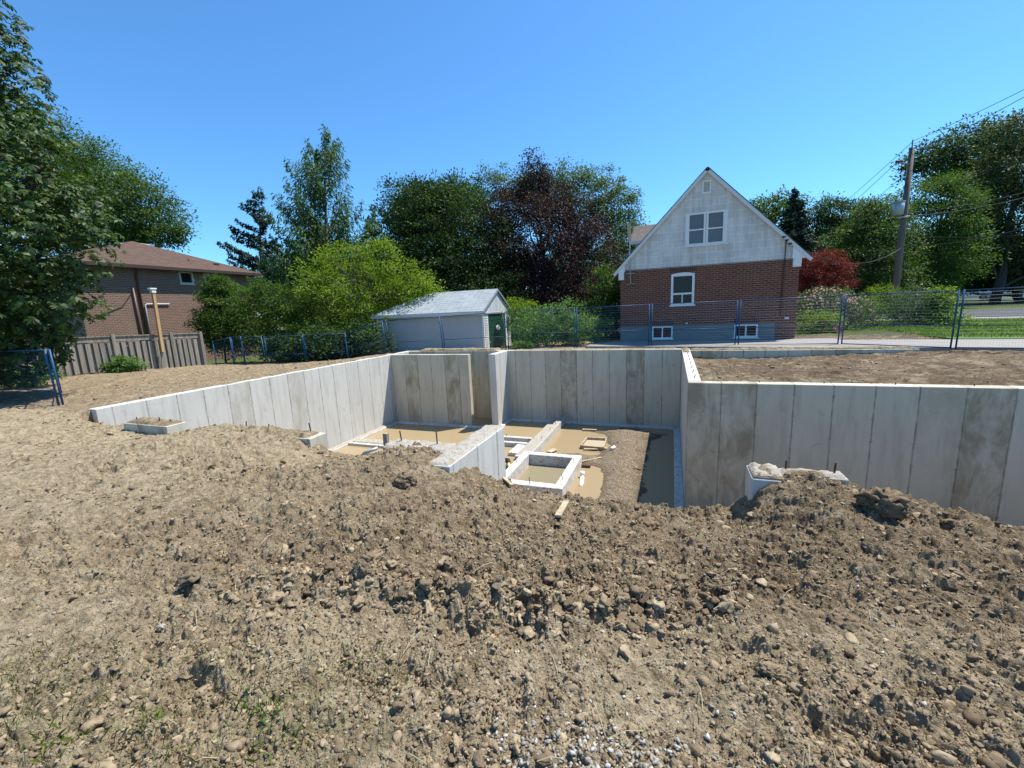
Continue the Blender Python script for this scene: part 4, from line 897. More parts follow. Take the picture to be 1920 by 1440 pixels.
# rakes and roof slabs
def slab(xa, za, xb, zb, y0, y1, th, name, mat):
    mb = MB(); n = Vector((-(zb - za), 0, xb - xa)).normalized() * th
    if n.z < 0: n = -n
    mb.prism([(xa, y0, za), (xb, y0, zb), (xb + n.x, y0, zb + n.z), (xa + n.x, y0, za + n.z)], (0, y1 - y0, 0)); return mb.build(name, mat, hr)
MRD = m_shingle('dark_shingles', (.10, .085, .075), (.14, .12, .105), (.08, .07, .06), .32, .11, 'y', 1.4)
slab(eL[0], eL[1] + .02, PKX - .001, PKZ + .02, HY - .16, HYB + .2, .03, 'roof', MRD); slab(eR[0], eR[1] + .02, PKX + .001, PKZ + .02, HY - .16, HYB + .2, .03, 'roof', MRD)
slab(eL[0], eL[1] - .15, PKX - .001, PKZ - .15, HY - .17, HY - .13, .115, 'rake_board', M['offwhite']); slab(eR[0], eR[1] - .15, PKX + .001, PKZ - .15, HY - .17, HY - .13, .115, 'rake_board', M['offwhite'])
slab(eL[0], eL[1] - .10, PKX - .001, PKZ - .10, HY - .11, HY - .031, .02, 'soffit', M['offwhite']); slab(eR[0], eR[1] - .10, PKX + .001, PKZ - .10, HY - .11, HY - .031, .02, 'soffit', M['offwhite'])
for (x0, x1, z0, z1) in ((-2.29, -1.90, 2.93, 3.30), (4.10, 4.62, 3.0, 3.45)):
    lft_ = x0 < 0
    mb = MB()
    if lft_: mb.prism([(x0, HY - .14, z0), (x1, HY - .14, z0), (x1, HY - .14, z0 + sl * (x1 - x0)), ], (0, .13, 0)); mb.box(-2.15, -1.93, HY - .135, HY - .004, 2.62, z0 - .001)
    else: mb.prism([(x1, HY - .14, z0), (x0, HY - .14, z0), (x0, HY - .14, z0 + sr * (x1 - x0) - .02), ], (0, .13, 0)); mb.box(4.14, 4.40, HY - .135, HY - .004, 2.70, z0 - .001)
    mb.build('eave_return', M['white'], hr)
# roof dormer set back on the left slope
DY0, DY1 = 21.6, 26.5
mb = MB(); dz = 4.46; rx = -1.95
mb.poly([(rx, DY0, dz), (rx, DY1, dz), (.45, DY1, 5.5), (.45, DY0, 5.5)], [(0, 1, 2, 3)])
mb = MB(); mb.prism([(rx, DY0, dz), (rx, DY0, dz + .07), (-.45, DY0 + .0, 5.62), (.2, DY0, 5.62), (.2, DY0, 5.0)], (0, .02, 0))
dm = MB(); dm.poly([(rx, DY0, 4.5), (-.1, DY0, 4.5), (-.1, (DY0 + DY1) / 2, 5.6), (rx, (DY0 + DY1) / 2, 5.6), (rx, DY1, 4.5), (-.1, DY1, 4.5)], [(0, 1, 2, 3), (3, 2, 5, 4)])
dro = dm.build('dormer_roof', m_shingle('dormer_shingles', (.11, .095, .085), (.16, .135, .12), (.08, .07, .06), .3, .12, 'x', 1.6), hr)
MB().poly([(rx + .12, DY0 + .1, 4.5), (rx + .12, DY1 - .1, 4.5), (rx + .12, (DY0 + DY1) / 2, 5.5)], [(0, 1, 2)]).build('dormer_face', M['offwhite'], hr)
MB().box(rx, 0, DY0 - .03, DY0 - .002, 4.38, 4.52).build('dormer_fascia', M['offwhite'], hr)
MB().box(-1.7, .6, DY0 + .15, DY1 - .15, 3.2, 4.49).build('dormer_wall', MGB, hr)
# insulators, conduits, small fittings on the gable wall
for i, (px, py) in enumerate(((1470, 444), (1476, 450), (1482, 457))):
    p = aty(px, py, HY - .18); MB().tube([p - Vector((.05, 0, .02)), p + Vector((.05, 0, .02))], .035, 8).build('insulator', M['black'], hr, True)
a = aty(1474, 450, HY - .06); MB().tube([(a.x, HY - .06, a.z), (a.x, HY - .06, 3.05), (a.x, HY - .04, 2.9), (a.x - .03, HY - .04, .9)], .017, 6).build('conduit', M['rust'], hr, True)
MB().box(4.0, 4.14, HY - .04, HY - .005, .78, .86).build('outlet_box', M['offwhite'], hr); MB().box(.52, .60, HY - .03, HY - .005, .70, .76).build('outlet_box', M['offwhite'], hr)
mp = empty('antenna_mast', (-1.72, 18.75, 2.4), 'thin metal mast with a wooden paddle at the left edge of the gabled house', 'mast')
MB().tube([(-1.66, 18.76, 2.42), (-1.70, 18.76, 3.9), (-1.73, 18.76, 4.5)], .02, 8).build('pole', M['metal'], mp, True)
MB().beam((-1.70, 18.74, 4.15), (-1.74, 18.74, 4.84), .13, .02, (0, 1, 0)).build('paddle', M['wood_pale'], mp)
for z in (2.44, 2.86): MB().beam((-1.83, 18.80, z), (-1.50, 18.80, z), .10, .018).build('bracket', M['metal'], mp)

# ------------------------------------------------------------------ garden shed
sh = empty('garden_shed', (-10.8, 19.1, -.5), 'white sided garden shed with grey shingle roof and dark green door', 'shed')
SX0, SX1, SY0, SY1 = -13.69, -7.91, 17.5, 20.75; ST = 1.52; SB = -.55
t = NT('vinyl_siding'); n1 = t.noise(t.pos((1, 1, .3), 'W'), 2, 4); MVS = t.done(t.bsdf(t.mix(n1, (.47, .46, .44), (.57, .56, .54)), .5, .35))
def siding(axis, f, a0, a1, z0, z1, out, parent, step=.105, name='wall'):
    mb = MB(); n = int(round((z1 - z0) / step)); st = (z1 - z0) / n
    P = (lambda a, d, z: (a, f + d * out, z)) if axis == 'x' else (lambda a, d, z: (f + d * out, a, z))
    for k in range(n):
        za = z0 + k * st; zb = za + st
        mb.poly([P(a0, .022, za), P(a1, .022, za), P(a1, .002, zb), P(a0, .002, zb)], [(0, 1, 2, 3)]); mb.poly([P(a0, -.01, za), P(a1, -.01, za), P(a1, .022, za), P(a0, .022, za)], [(0, 1, 2, 3)])
    return mb.build(name, MVS, parent)
siding('x', SY0, SX0, SX1, SB, ST, -1, sh); siding('x', SY1, SX0, SX1, SB, ST, 1, sh); siding('y', SX0, SY0, SY1, SB, ST, -1, sh)
siding('y', SX1, SY0 + .1, SY0 + .40, SB, ST - .04, 1, sh); siding('y', SX1, SY1 - .55, SY1 - .05, SB, ST - .04, 1, sh)
MB().box(SX1 - .02, SX1 + .01, SY0 + .41, SY0 + .50, SB, ST - .02).build('door_frame', M['white'], sh); MB().box(SX1 - .02, SX1 + .04, SY1 - .66, SY1 - .56, SB, ST - .02).build('door_frame', M['white'], sh); MB().box(SX1 - .02, SX1 + .05, SY0 + .02, SY1 - .02, ST - .06, ST + .03).build('door_frame', M['white'], sh)
for x in (SX0 - .01, SX1 - .06): MB().box(x, x + .08, SY0 - .03, SY0 + .06, SB, ST).build('corner_trim', M['white'], sh)
MB().box(SX1 - .02, SX1 + .035, SY1 - .06, SY1 + .03, SB, ST).build('corner_trim', M['white'], sh)
MGR = m_plain('dark_green_paint', (.012, .055, .03), .45, .4, .15)
dr = MB(); 
for k in range(6): dr.box(SX1 - .03, SX1 - .004, SY0 + .505, SY1 - .665, SB + k * .34, SB + k * .34 + .325)
dr.box(SX1 - .035, SX1 - .012, SY0 + .505, SY1 - .665, SB, ST - .06)
dro = dr.build('door', MGR, sh)
def disc(c, r, th, mat, name, parent, ax='x', n=24, sy=1.0):
    pts = [(c[0], c[1] + r * sy * math.cos(2 * math.pi * k / n), c[2] + r * math.sin(2 * math.pi * k / n)) for k in range(n)]
    return MB().prism(pts, (th, 0, 0)).build(name, mat, parent)
emb = atx(934.5, 614, SX1 + .02)
wr = disc((SX1 - .003, emb.y, emb.z), .12, .02, M['white'], 'door_ornament', sh, sy=1.9)
MB().box(SX1 - .002, SX1 + .03, SY0 + .56, SY0 + .66, .12, .16).build('door_handle', M['metal'], sh)
MB().box(SX1 + .004, SX1 + .05, SY1 - .45, SY1 - .18, .55, 1.25).build('window', M['glass'], sh)
RZ = 2.56; ry = (SY0 + SY1) / 2; o_ = .22
MRG = m_shingle('grey_shingles', (.26, .29, .30), (.42, .45, .46), (.34, .37, .38), .32, .085, 'x', 1.7)
hx = -11.6
def roofp(pts, th=.05):
    return MB().prism(pts, (0, 0, th)).build('roof', MRG, sh)
ez_ = ST + .02; E0 = SX0 - .18; E1 = SX1 + .10
roofp([(E0, SY0 - o_, ez_), (E1, SY0 - o_, ez_), (E1 + .0, ry, RZ), (hx, ry, RZ)]); roofp([(E1, SY1 + o_, ez_), (E0, SY1 + o_, ez_), (hx, ry, RZ), (E1 + .0, ry, RZ)])
roofp([(E0, SY1 + o_, ez_), (E0, SY0 - o_, ez_), (hx, ry, RZ)])
MB().prism([(SX1 + .0, SY0 + .0, ST + .033), (SX1, SY1, ST + .033), (SX1, ry, RZ - .10)], (.05, 0, 0)).build('gable', m_wood('gable_boards', (.55, .58, .60), (.70, .72, .73)), sh)
for (ya, yb) in ((SY0 - o_, ry), (SY1 + o_, ry)): MB().beam((E1 + .012, ya, ez_ - .02), (E1 + .012, yb, RZ - .02), .02, .09, (0, 0, 1)).build('rake_board', m_plain('grey_trim', (.22, .24, .26), .6), sh)
MB().box(E0, E1 - .01, SY0 - o_ - .02, SY0 - o_ - .002, ez_ - .10, ez_ + .03).build('fascia', M['offwhite'], sh)

# ------------------------------------------------------------------ utility pole and wires
up = empty('utility_pole', (12.93, 33.5, -.1), 'tall wooden utility pole with a grey transformer behind the garden', 'utility pole')
pt = aty(1710, 277, 33.5); pbx = aty(1680, 545, 33.5)
MB().tube([(12.93, 33.5, -.2), (12.95, 33.5, 5), (pt.x, 33.5, pt.z)], [.20, .17, .13], 12).build('post', M['pole'], up, True)
MB().tube([(pt.x, 33.5, pt.z), (pt.x, 33.5, pt.z + .45)], .035, 8).build('top_insulator', M['bark_pale'], up, True)
q1 = aty(1703, 308, 33.4); q2 = aty(1683, 303, 33.4); MB().tube([q1, (q1.lerp(q2, .5) + Vector((0, 0, .03))), q2], .035, 8).build('side_arm', M['metal'], up, True)
MB().tube([q2 + Vector((-.1, 0, 0)), q2 + Vector((.25, 0, -.02))], .07, 8).build('insulator', M['brown_metal'], up, True)
q1 = aty(1686, 380, 33.25); q2 = aty(1683, 403, 33.25); MB().tube([q1, q2], .27, 16).build('transformer', M['metal'], up, True)
MB().tube([q1, q1 + Vector((0, 0, .05))], .29, 16).build('transformer_lid', M['metal'], up, True)
q1 = aty(1692, 407, 33.3); MB().tube([q1 - Vector((.25, 0, 0)), q1 + Vector((.35, 0, 0))], .05, 8).build('bracket', M['metal'], up, True)
q1 = aty(1700, 342, 33.35); MB().tube([q1 - Vector((.0, 0, .2)), q1 + Vector((0, 0, .25))], .07, 8).build('insulator', M['brown_metal'], up, True)
def wire(pa, pb, sag, r, label, n=24):
    pts = [pa.lerp(pb, k / n) - Vector((0, 0, 4 * sag * (k / n) * (1 - k / n))) for k in range(n + 1)]
    tag(MB().tube(pts, r, 5).build('power_line', M['wire']), label, 'wire', 'overhead wires at the utility pole')
def rightend(px, py, z): return atz(px, py, z)
A = aty(1713, 264, 33.5); A2 = atz(2010, 122, A.z + .0); wire(A, A2, .1, .014, 'topmost wire rising from the pole top towards the right edge')
A = aty(1683, 303, 33.4); A2 = atz(2010, 132, A.z); wire(A, A2, .1, .014, 'second wire rising right from the side arm of the pole')
A = aty(1703, 322, 33.4); A2 = atz(2010, 172, A.z); wire(A, A2, .1, .014, 'third wire rising right from below the side arm of the pole')
A = aty(1712, 265, 33.5); wire(A, atz(1500, 448, 9.6), .2, .016, 'upper thin wire falling leftwards from the pole top')
A = aty(1682, 304, 33.4); wire(A, atz(1520, 445, 8.6), .2, .016, 'second thin wire falling leftwards from the side arm of the pole')
A = aty(1697, 327, 33.4); wire(A, atz(1560, 432, 8.4), .2, .014, 'lowest thin wire falling leftwards into the treetops')
A = aty(1700, 405, 33.4); wire(A, atd(2010, 345, 22), .3, .02, 'cable leaving the transformer level towards the right edge')
A = aty(1698, 400, 33.4); wire(A, atd(2010, 338, 22), .2, .012, 'thin cable just above the transformer level cable')
A = aty(1692, 462, 33.4); wire(A, atd(2010, 402, 20), .35, .02, 'low cable crossing the dark trees towards the right edge')
A = aty(1692, 463, 33.4); wire(A, aty(1474, 450, HY - .2), .9, .014, 'service cable from the pole to the insulators on the gabled house')
A = aty(1693, 440, 33.4); wire(A, atd(2010, 430, 20), .25, .014, 'lowest cable crossing the dark trees')

# ------------------------------------------------------------------ cars parked along the far kerb
def car(loc, rz, label, paint, suv=False, sc=1.0):
    cr = empty('parked_car', loc, label, 'car', 'cars parked under the trees across the road', rz); cr.scale = (sc, sc, sc)
    H = 1.65 if suv else 1.42; L = 2.3; W = .9; hood = 1.0 if suv else .88
    prof = [(-L, .45), (-L, .85), (-L + .12, hood), (-1.15, hood + .05), (-.45, H), (1.1 if not suv else 1.75, H), (1.75 if not suv else 2.15, hood + .08), (L - .03, hood), (L, .6), (L - .1, .3), (-L + .1, .3)]
    M0 = Matrix.LocRotScale(cr.location, cr.rotation_euler, cr.scale); wp = lambda x, y, z: M0 @ Vector((x, y, z))
    mb = MB(); n = len(prof)
    pin = lambda z: W - max(0, (z - hood)) * .32
    mb.poly([wp(x, -pin(z), z) for x, z in prof] + [wp(x, pin(z), z) for x, z in prof], [tuple(range(n))[::-1], tuple(range(n, 2 * n))] + [(i, (i + 1) % n, n + (i + 1) % n, n + i) for i in range(n)])
    mb.build('body', paint, cr)
    for s in (-1, 1):
        mb = MB(); e = .012
        for (xa, xb) in (((-.95), .15), (.22, 1.1), (1.15, 1.6)):
            if xb > 1.2 and not suv: xb = 1.5
            zt = H - .10; za = hood + .08
            xt = max(xa, -.42) if xa < 0 else xa
            xe = xb if suv or xb < 1.2 else 1.25
            q = [wp(xa, s * (pin(za) + e), za), wp(xb, s * (pin(za) + e), za), wp(xe, s * (pin(zt) + e), zt), wp(xt, s * (pin(zt) + e), zt)]; mb.poly(q, [(0, 1, 2, 3)])
        mb.build('side_window', M['glass'], cr)
    mb = MB(); mb.poly([wp(-1.12, -W * .86, hood + .075), wp(-1.12, W * .86, hood + .075), wp(-.50, W * .72, H - .03), wp(-.50, -W * .72, H - .03)], [(0, 1, 2, 3)])
    for v_ in range(4): mb.v[v_] = tuple(Vector(mb.v[v_]) + (M0.to_3x3() @ Vector((-.02, 0, .02))))
    mb.build('windscreen', M['glass'], cr)
    for x in (-1.45, 1.4):
        for s in (-1, 1):
            wh = MB().tube([wp(x, s * (W - .2), .33), wp(x, s * (W + .02), .33)], .33 * sc, 18).build('wheel', M['black'], cr, True)
            r = MB().tube([wp(x, s * (W + .0), .33), wp(x, s * (W + .03), .33)], .19 * sc, 14).build('hubcap', M['metal'], cr, True)
    for s in (-1, 1):
        c = wp(-L + .05, s * .68, .8); MB().obox(c, M0.to_3x3() @ Vector((1, 0, 0)), M0.to_3x3() @ Vector((0, 1, 0)), (0, 0, 1), .07, .16, .06).build('headlight', M['offwhite'], cr)
    return cr
wp_ = m_plain('white_car_paint', (.68, .70, .72), .2, .6, .02); sv = m_plain('silver_car_paint', (.35, .38, .42), .2, .7, .02, metal=.4); dk = m_plain('blue_car_paint', (.06, .08, .14), .2, .7, .02)
def carpos(px, py, D): p = atd(px, py, D); return (p.x, p.y, p.z)
car(carpos(1813, 562, 60), R(158), 'white sport utility car parked behind the dark tree trunk', wp_, True)
car(carpos(1880, 560, 60), R(150), 'white saloon car parked between the two dark trunks at the right edge', wp_, False)
car(carpos(1722, 566, 58), R(165), 'silver car roof showing just over the garden plants', sv, False, .95)

# ------------------------------------------------------------------ foliage
def leaf_quads(Cn, T, N, L, Wd, fold=0.0):
    """rhombic leaves: centre Cn, length direction T, normal N, arrays"""
    S = np.cross(N, T); S /= np.linalg.norm(S, axis=1)[:, None] + 1e-9
    L = np.asarray(L)[:, None]; Wd = np.asarray(Wd)[:, None]
    a = Cn - T * L * .5; b = Cn + T * L * .5; m = Cn - T * L * .05
    V = np.stack([a, m + S * Wd * .5, b, m - S * Wd * .5], 1)
    return V.reshape(-1, 3)
def unit(v): return v / (np.linalg.norm(v, axis=1)[:, None] + 1e-9)
def quads(n): return np.arange(n)[:, None] * 4 + np.arange(4)[None]
def blobs_world(bl, D):
    out = []
    for b in bl:
        px, py, rx, ry = b[:4]; dd = b[4] if len(b) > 4 else 0
        d = D + dd; c = np.array(atd(px, py, d)); s = d / FPX; out.append((c, rx * s, ry * s))
    return out
def crown_pts(BW, clump, rn, dens=1.0, inner=.3, rough=.18):
    pts = []; outs = []
    for bi, (c, rx, rz) in enumerate(BW):
        area = 4 * math.pi * ((rx * rx + 2 * rx * rz) / 3); n = int(dens * 1.9 * area / (clump * clump * 2.2)) + 3
        d = unit(rn.normal(size=(n, 3))); rad = np.where(rn.rand(n) < inner, rn.uniform(.35, .85, n), rn.uniform(.85, 1.0 + rough, n))
        ry = min(rx, rz * 1.4)
        p = c + d * np.array([rx, ry, rz]) * rad[:, None]
        ok = np.ones(n, bool)
        for bj, (c2, rx2, rz2) in enumerate(BW):
            if bj == bi: continue
            q = (p - c2) / np.array([rx2, min(rx2, rz2 * 1.4), rz2]); ok &= (q * q).sum(1) > .55 ** 2
        pts.append(p[ok]); outs.append(d[ok])
    return np.concatenate(pts), np.concatenate(outs)
CAMR = CR
def crown(BW, clump, leafL, leafW, per, rn, dens=1.0, inner=.3, rough=.18, flat=.6, droop=.25, up=.9, jit=.55):
    P, O = crown_pts(BW, clump, rn, dens, inner, rough); n = len(P)
    sz = clump * rn.uniform(.6, 1.25, n); k = np.maximum(3, (per * (sz / clump) ** 2).astype(int))
    idx = np.repeat(np.arange(n), k); m = len(idx)
    off = rn.normal(size=(m, 3)) * np.array([jit, jit, jit * flat]); r = np.linalg.norm(off, axis=1); off *= (np.minimum(r, 1.25) / (r + 1e-9))[:, None]
    c = P[idx] + off * sz[idx][:, None]
    T = unit(off + O[idx] * .5 + rn.normal(size=(m, 3)) * .5 + np.array([0, 0, -droop]))
    N = unit(rn.normal(size=(m, 3)) * .55 + np.array([0, 0, up]) + O[idx] * .5)
    N = unit(N - T * (N * T).sum(1)[:, None])
    L = leafL * rn.uniform(.65, 1.25, m); W = leafW * rn.uniform(.7, 1.2, m)
    V = leaf_quads(c, T, N, L, W); cl = rn.rand(n)[idx] * .55 + rn.rand(m) * .45
    return V, quads(m), np.repeat(cl, 4), P
def limbs(mb, base, top, r0, targets, rn, sides=6, nsub=1.0):
    """trunk from base to top with limbs reaching the targets"""
    base = Vector(base); top = Vector(top)
    tr = [base.lerp(top, t_) + Vector((rn.normal() * r0 * .35, rn.normal() * r0 * .35, 0)) * (1 if 0 < t_ < 1 else 0) for t_ in np.linspace(0, 1, 6)]
    mb.tube(tr, [r0 * (1 - .75 * t_) for t_ in np.linspace(0, 1, 6)], max(sides, 8))
    for tg in targets:
        tg = Vector(tg); t_ = np.clip((tg.z - base.z) / max(.1, top.z - base.z) - .25 - rn.rand() * .2, .12, .92); s = base.lerp(top, t_); ln = (tg - s).length
        mid = s.lerp(tg, .5) + Vector((rn.normal() * .06 * ln, rn.normal() * .06 * ln, -.05 * ln + rn.rand() * .06 * ln))
        rr = max(.012, min(r0 * .4, ln * .022)); mb.tube([s, mid, tg], [rr, rr * .6, rr * .25], 5, False)
def tree(name, D, bl, base_px, leaf, label, cat='tree', clump=None, per=34, trunk_r=.2, seed=1, bark='bark', lsz=None, dens=1.0, inner=.3, rough=.2, asp=.55, nl=18, flat=.6, droop=.25, group=None, zbase=None, up=.9, topk=.75):
    rn = np.random.RandomState(seed); BW = blobs_world(bl, D)
    clump = clump or D * .022; lsz = lsz or D * .0085
    V, F, A, P = crown(BW, clump, lsz, lsz * asp, per, rn, dens, inner, rough, flat, droop, up)
    b = atd(base_px[0], base_px[1], D); zb = gz(b.x, b.y) if zbase is None else zbase
    t = empty(name, (b.x, b.y, zb), label, cat, group)
    np_mesh('crown', V, F, leaf, t, attr=dict(v=A))
    zt = max(c[2] for c, _, _ in BW); cxy = np.mean([c[:2] for c, _, _ in BW], axis=0)
    top = (b.x * .4 + cxy[0] * .6, b.y * .4 + cxy[1] * .6, zb + (zt - zb) * topk)
    ids = rn.choice(len(P), min(nl, len(P)), replace=False); mb = MB(); limbs(mb, (b.x, b.y, zb - .1), top, trunk_r, P[ids], rn)
    mb.build('trunk', M[bark], t, True)
    return t

LF = {}
LF['chestnut'] = m_leaf('chestnut_leaves', (0.0128, 0.0288, 0.0072), (0.0360, 0.0720, 0.0144), (0.0960, 0.1520, 0.0320), .22, .5, .22)
LF['maple_dk'] = m_leaf('dark_maple_leaves', (0.0229, 0.0468, 0.0125), (0.0468, 0.0884, 0.0208), (0.0884, 0.1456, 0.0312), .3)
LF['maple'] = m_leaf('maple_leaves', (0.0322, 0.0598, 0.0129), (0.0690, 0.1150, 0.0239), (0.1196, 0.1840, 0.0414), .35)
LF['lime'] = m_leaf('lime_leaves', (.07, .12, .012), (.16, .24, .022), (.30, .39, .045), .42)
LF['hedge'] = m_leaf('hedge_leaves', (0.0298, 0.0638, 0.0110), (0.0680, 0.1232, 0.0213), (0.1275, 0.1955, 0.0382), .38)
LF['dark'] = m_leaf('dark_leaves', (0.0170, 0.0361, 0.0106), (0.0382, 0.0722, 0.0170), (0.0797, 0.1328, 0.0298), .22)
LF['pale'] = m_leaf('pale_maple_leaves', (0.0425, 0.0723, 0.0298), (0.0850, 0.1318, 0.0553), (0.1615, 0.2125, 0.1020), .38)
LF['purple'] = m_leaf('purple_leaves', (.022, .012, .014), (.045, .023, .024), (.10, .062, .058), .18, .6, .12)
LF['red'] = m_leaf('red_maple_leaves', (0.0640, 0.0080, 0.0096), (0.1520, 0.0176, 0.0160), (0.2720, 0.0400, 0.0320), .35)
LF['spruce'] = m_leaf('spruce_needles', (.018, .032, .024), (.038, .062, .045), (.075, .105, .08), .1)
LF['redwood'] = m_leaf('redwood_needles', (.04, .08, .026), (.08, .14, .045), (.13, .20, .07), .3)
LF['olive'] = m_leaf('olive_leaves', (0.0336, 0.0480, 0.0173), (0.0672, 0.0864, 0.0307), (0.1248, 0.1440, 0.0576), .3)
LF['bush'] = m_leaf('bush_leaves', (.05, .10, .025), (.11, .20, .055), (.22, .34, .11), .35)

# horse chestnut: palmate leaves, near the viewer
def chestnut():
    rn = np.random.RandomState(4); D = 9.6
    bl = [(-70, 60, 85, 110), (-50, 190, 115, 120), (-20, 330, 165, 120), (15, 450, 165, 100), (10, 560, 160, 90, .2), (-20, 650, 140, 70, .4), (-190, 350, 200, 260, 1.0), (-230, 560, 210, 180, 1.5), (-150, 120, 150, 200, 1.0), (60, 400, 110, 80, -.3)]
    BW = blobs_world(bl, D); P, O = crown_pts(BW, .22, rn, 1.9, .38, .12)
    # leaf layers: quantise into drooping tiers so that dark gaps open between branches
    k = (fbm(P[:, 0] * 1.5 + P[:, 1] * 1.3, P[:, 2] * 2.4, 5, 3) > .42) | (rn.rand(len(P)) < .25); P, O = P[k], O[k]
    n = len(P); nl = 7; idx = np.repeat(np.arange(n), nl); m = len(idx); j = np.tile(np.arange(nl), n)
    Nn = unit(rn.normal(size=(n, 3)) * .32 + O * .55 + np.array([.15, -.15, .75])); ax = unit(np.cross(Nn, rn.normal(size=(n, 3)))); ay = np.cross(Nn, ax)
    ang = (j - (nl - 1) / 2) / nl * 5.0 + rn.normal(0, .08, m)
    T = ax[idx] * np.cos(ang)[:, None] + ay[idx] * np.sin(ang)[:, None]; T = unit(T - Nn[idx] * rn.uniform(.15, .6, m)[:, None])
    sc = rn.uniform(.75, 1.25, n)[idx]; L = sc * .15 * (1 - .28 * np.abs((j - (nl - 1) / 2) / nl) * 2); W = L * .40
    c = P[idx] + T * (L * .52)[:, None]; Nl = unit(Nn[idx] - T * (Nn[idx] * T).sum(1)[:, None])
    S = np.cross(Nl, T); a = c - T * (L * .5)[:, None]; tip = c + T * (L * .5)[:, None]; wpt = c + T * (L * .16)[:, None]
    V = np.stack([a, wpt + S * (W * .5)[:, None] + Nl * (W * .1)[:, None], tip - Nl * (L * .1)[:, None], wpt - S * (W * .5)[:, None] + Nl * (W * .1)[:, None]], 1).reshape(-1, 3)
    A = np.repeat(rn.rand(n)[idx] * .6 + rn.rand(m) * .4, 4)
    b = atd(-330, 700, 10.5); t = empty('chestnut_tree', (b.x, b.y, 0), 'huge dark horse chestnut tree with hand-shaped leaves overhanging the left edge', 'tree')
    np_mesh('crown', V, quads(m), LF['chestnut'], t, attr=dict(v=A)); mb = MB()
    limbs(mb, (b.x, b.y, -.1), (b.x + .6, b.y - .1, 9.5), .35, P[rn.choice(n, 90, replace=False)], rn); mb.build('trunk', M['bark'], t, True)
chestnut()

G_L = 'trees behind the left house and yard'; G_R = 'trees beyond the road on the right'
tree('maple_tree', 36, [(160, 330, 70, 60), (215, 370, 80, 55), (262, 400, 70, 45), (300, 432, 52, 30), (230, 420, 60, 45), (150, 400, 80, 80), (100, 300, 70, 60), (40, 330, 120, 120), (240, 345, 28, 20), (325, 440, 22, 14), (200, 455, 60, 35)], (150, 640), LF['maple'], 'broad green maple rising behind the brown shingle roof', clump=.85, per=62, seed=11, lsz=.23, trunk_r=.4, zbase=-1, inner=.4)

def conifer(name, D, tip, base, prof, leaf, label, seed, nb, up_ang, spray, lsz, droop, bark='bark', trunk_r=.2, dens=1.0, asp=.28, zbase=None, curve=0.0, gap=0.0, lw=1.0):
    """prof: half width in px against fraction of height from the tip down"""
    rn = np.random.RandomState(seed); tp = np.array(atd(*tip, D)); b = atd(base[0], base[1], D); zb = gz(b.x, b.y) if zbase is None else zbase
    t = empty(name, (b.x, b.y, zb), label, 'tree'); s = D / FPX; H = tp[2] - zb
    Vs = []; As = []; mb = MB(); bx = np.array([b.x, b.y, zb])
    mb.tube([bx + (tp - bx) * q for q in np.linspace(0, .98, 8)], [trunk_r * (1 - q) + .015 for q in np.linspace(0, .98, 8)], 8)
    for i in range(nb):
        q = (i + rn.rand()) / nb; q = q ** .9; Wp = np.interp(q, [p[0] for p in prof], [p[1] for p in prof]) * s * rn.uniform(.9, 1.4)
        if gap and rn.rand() < gap: Wp *= rn.uniform(.3, .6)
        az = rn.rand() * 6.283; o = tp + (bx - tp) * min(.97, q + Wp / H * math.tan(up_ang)); h = np.array([math.cos(az), math.sin(az), 0])
        e = o + h * Wp + np.array([0, 0, Wp * math.tan(up_ang)])
        mid = (o + e) / 2 + np.array([0, 0, -curve * Wp]); mb.tube([o, mid, e], [max(.012, Wp * .018), max(.008, Wp * .010), .004], 4, False)
        n = max(6, int(dens * Wp * 26)); u = rn.uniform(.12, 1.03, n) ** .8; pc = (1 - u)[:, None] ** 2 * o + 2 * (u * (1 - u))[:, None] * mid + (u ** 2)[:, None] * e
        side = np.array([-h[1], h[0], 0]); w_ = (rn.uniform(-1, 1, n) * spray * (.35 + .9 * (1 - u)) * lw)
        pc = pc + side * w_[:, None] * max(.4, Wp * .4) + rn.normal(size=(n, 3)) * spray * .12 + np.array([0, 0, -1]) * (rn.rand(n) * droop)[:, None]
        T = unit(h * .6 + side * np.sign(w_)[:, None] * .7 + np.array([0, 0, -1]) * (rn.rand(n) * 1.6 * min(1, droop * 2))[:, None] + rn.normal(size=(n, 3)) * .35)
        N = unit(rn.normal(size=(n, 3)) * .5 + np.array([0, 0, .8])); N = unit(N - T * (N * T).sum(1)[:, None])
        Vs.append(leaf_quads(pc, T, N, lsz * rn.uniform(.6, 1.3, n), lsz * asp * rn.uniform(.7, 1.3, n))); As.append(np.repeat(rn.rand() * .4 + rn.rand(n) * .6, 4))
    V = np.concatenate(Vs); np_mesh('crown', V, quads(len(V) // 4), leaf, t, attr=dict(v=np.concatenate(As))); mb.build('trunk', M[bark], t)
    return t
conifer('spruce_tree', 36, (484, 348), (492, 620), [(0, 3), (.06, 16), (.25, 34), (.42, 56), (.55, 50), (.7, 62), (1, 55)], LF['spruce'], 'sparse blue-green spruce against the sky right of the shingle roof', 21, 150, R(24), .34, .36, .28, zbase=-1, dens=1.7, asp=.34, curve=.10, gap=.2)
conifer('redwood_tree', 34, (607, 230), (612, 620), [(0, 5), (.08, 26), (.2, 48), (.35, 66), (.5, 70), (.7, 74), (1, 85)], LF['redwood'], 'tallest feathery dawn redwood rising above the other trees', 22, 160, R(50), .75, .36, 1.0, 'bark_pale', zbase=-1, dens=3.6, asp=.26, curve=.25, gap=.35, lw=1.3)
conifer('redwood_tree', 36, (702, 384), (705, 620), [(0, 4), (.15, 18), (.4, 36), (.7, 46), (1, 50)], LF['redwood'], 'small feathery redwood top right of the tallest one', 23, 100, R(25), .5, .40, .6, zbase=-1, dens=2.2, asp=.32, curve=.15)
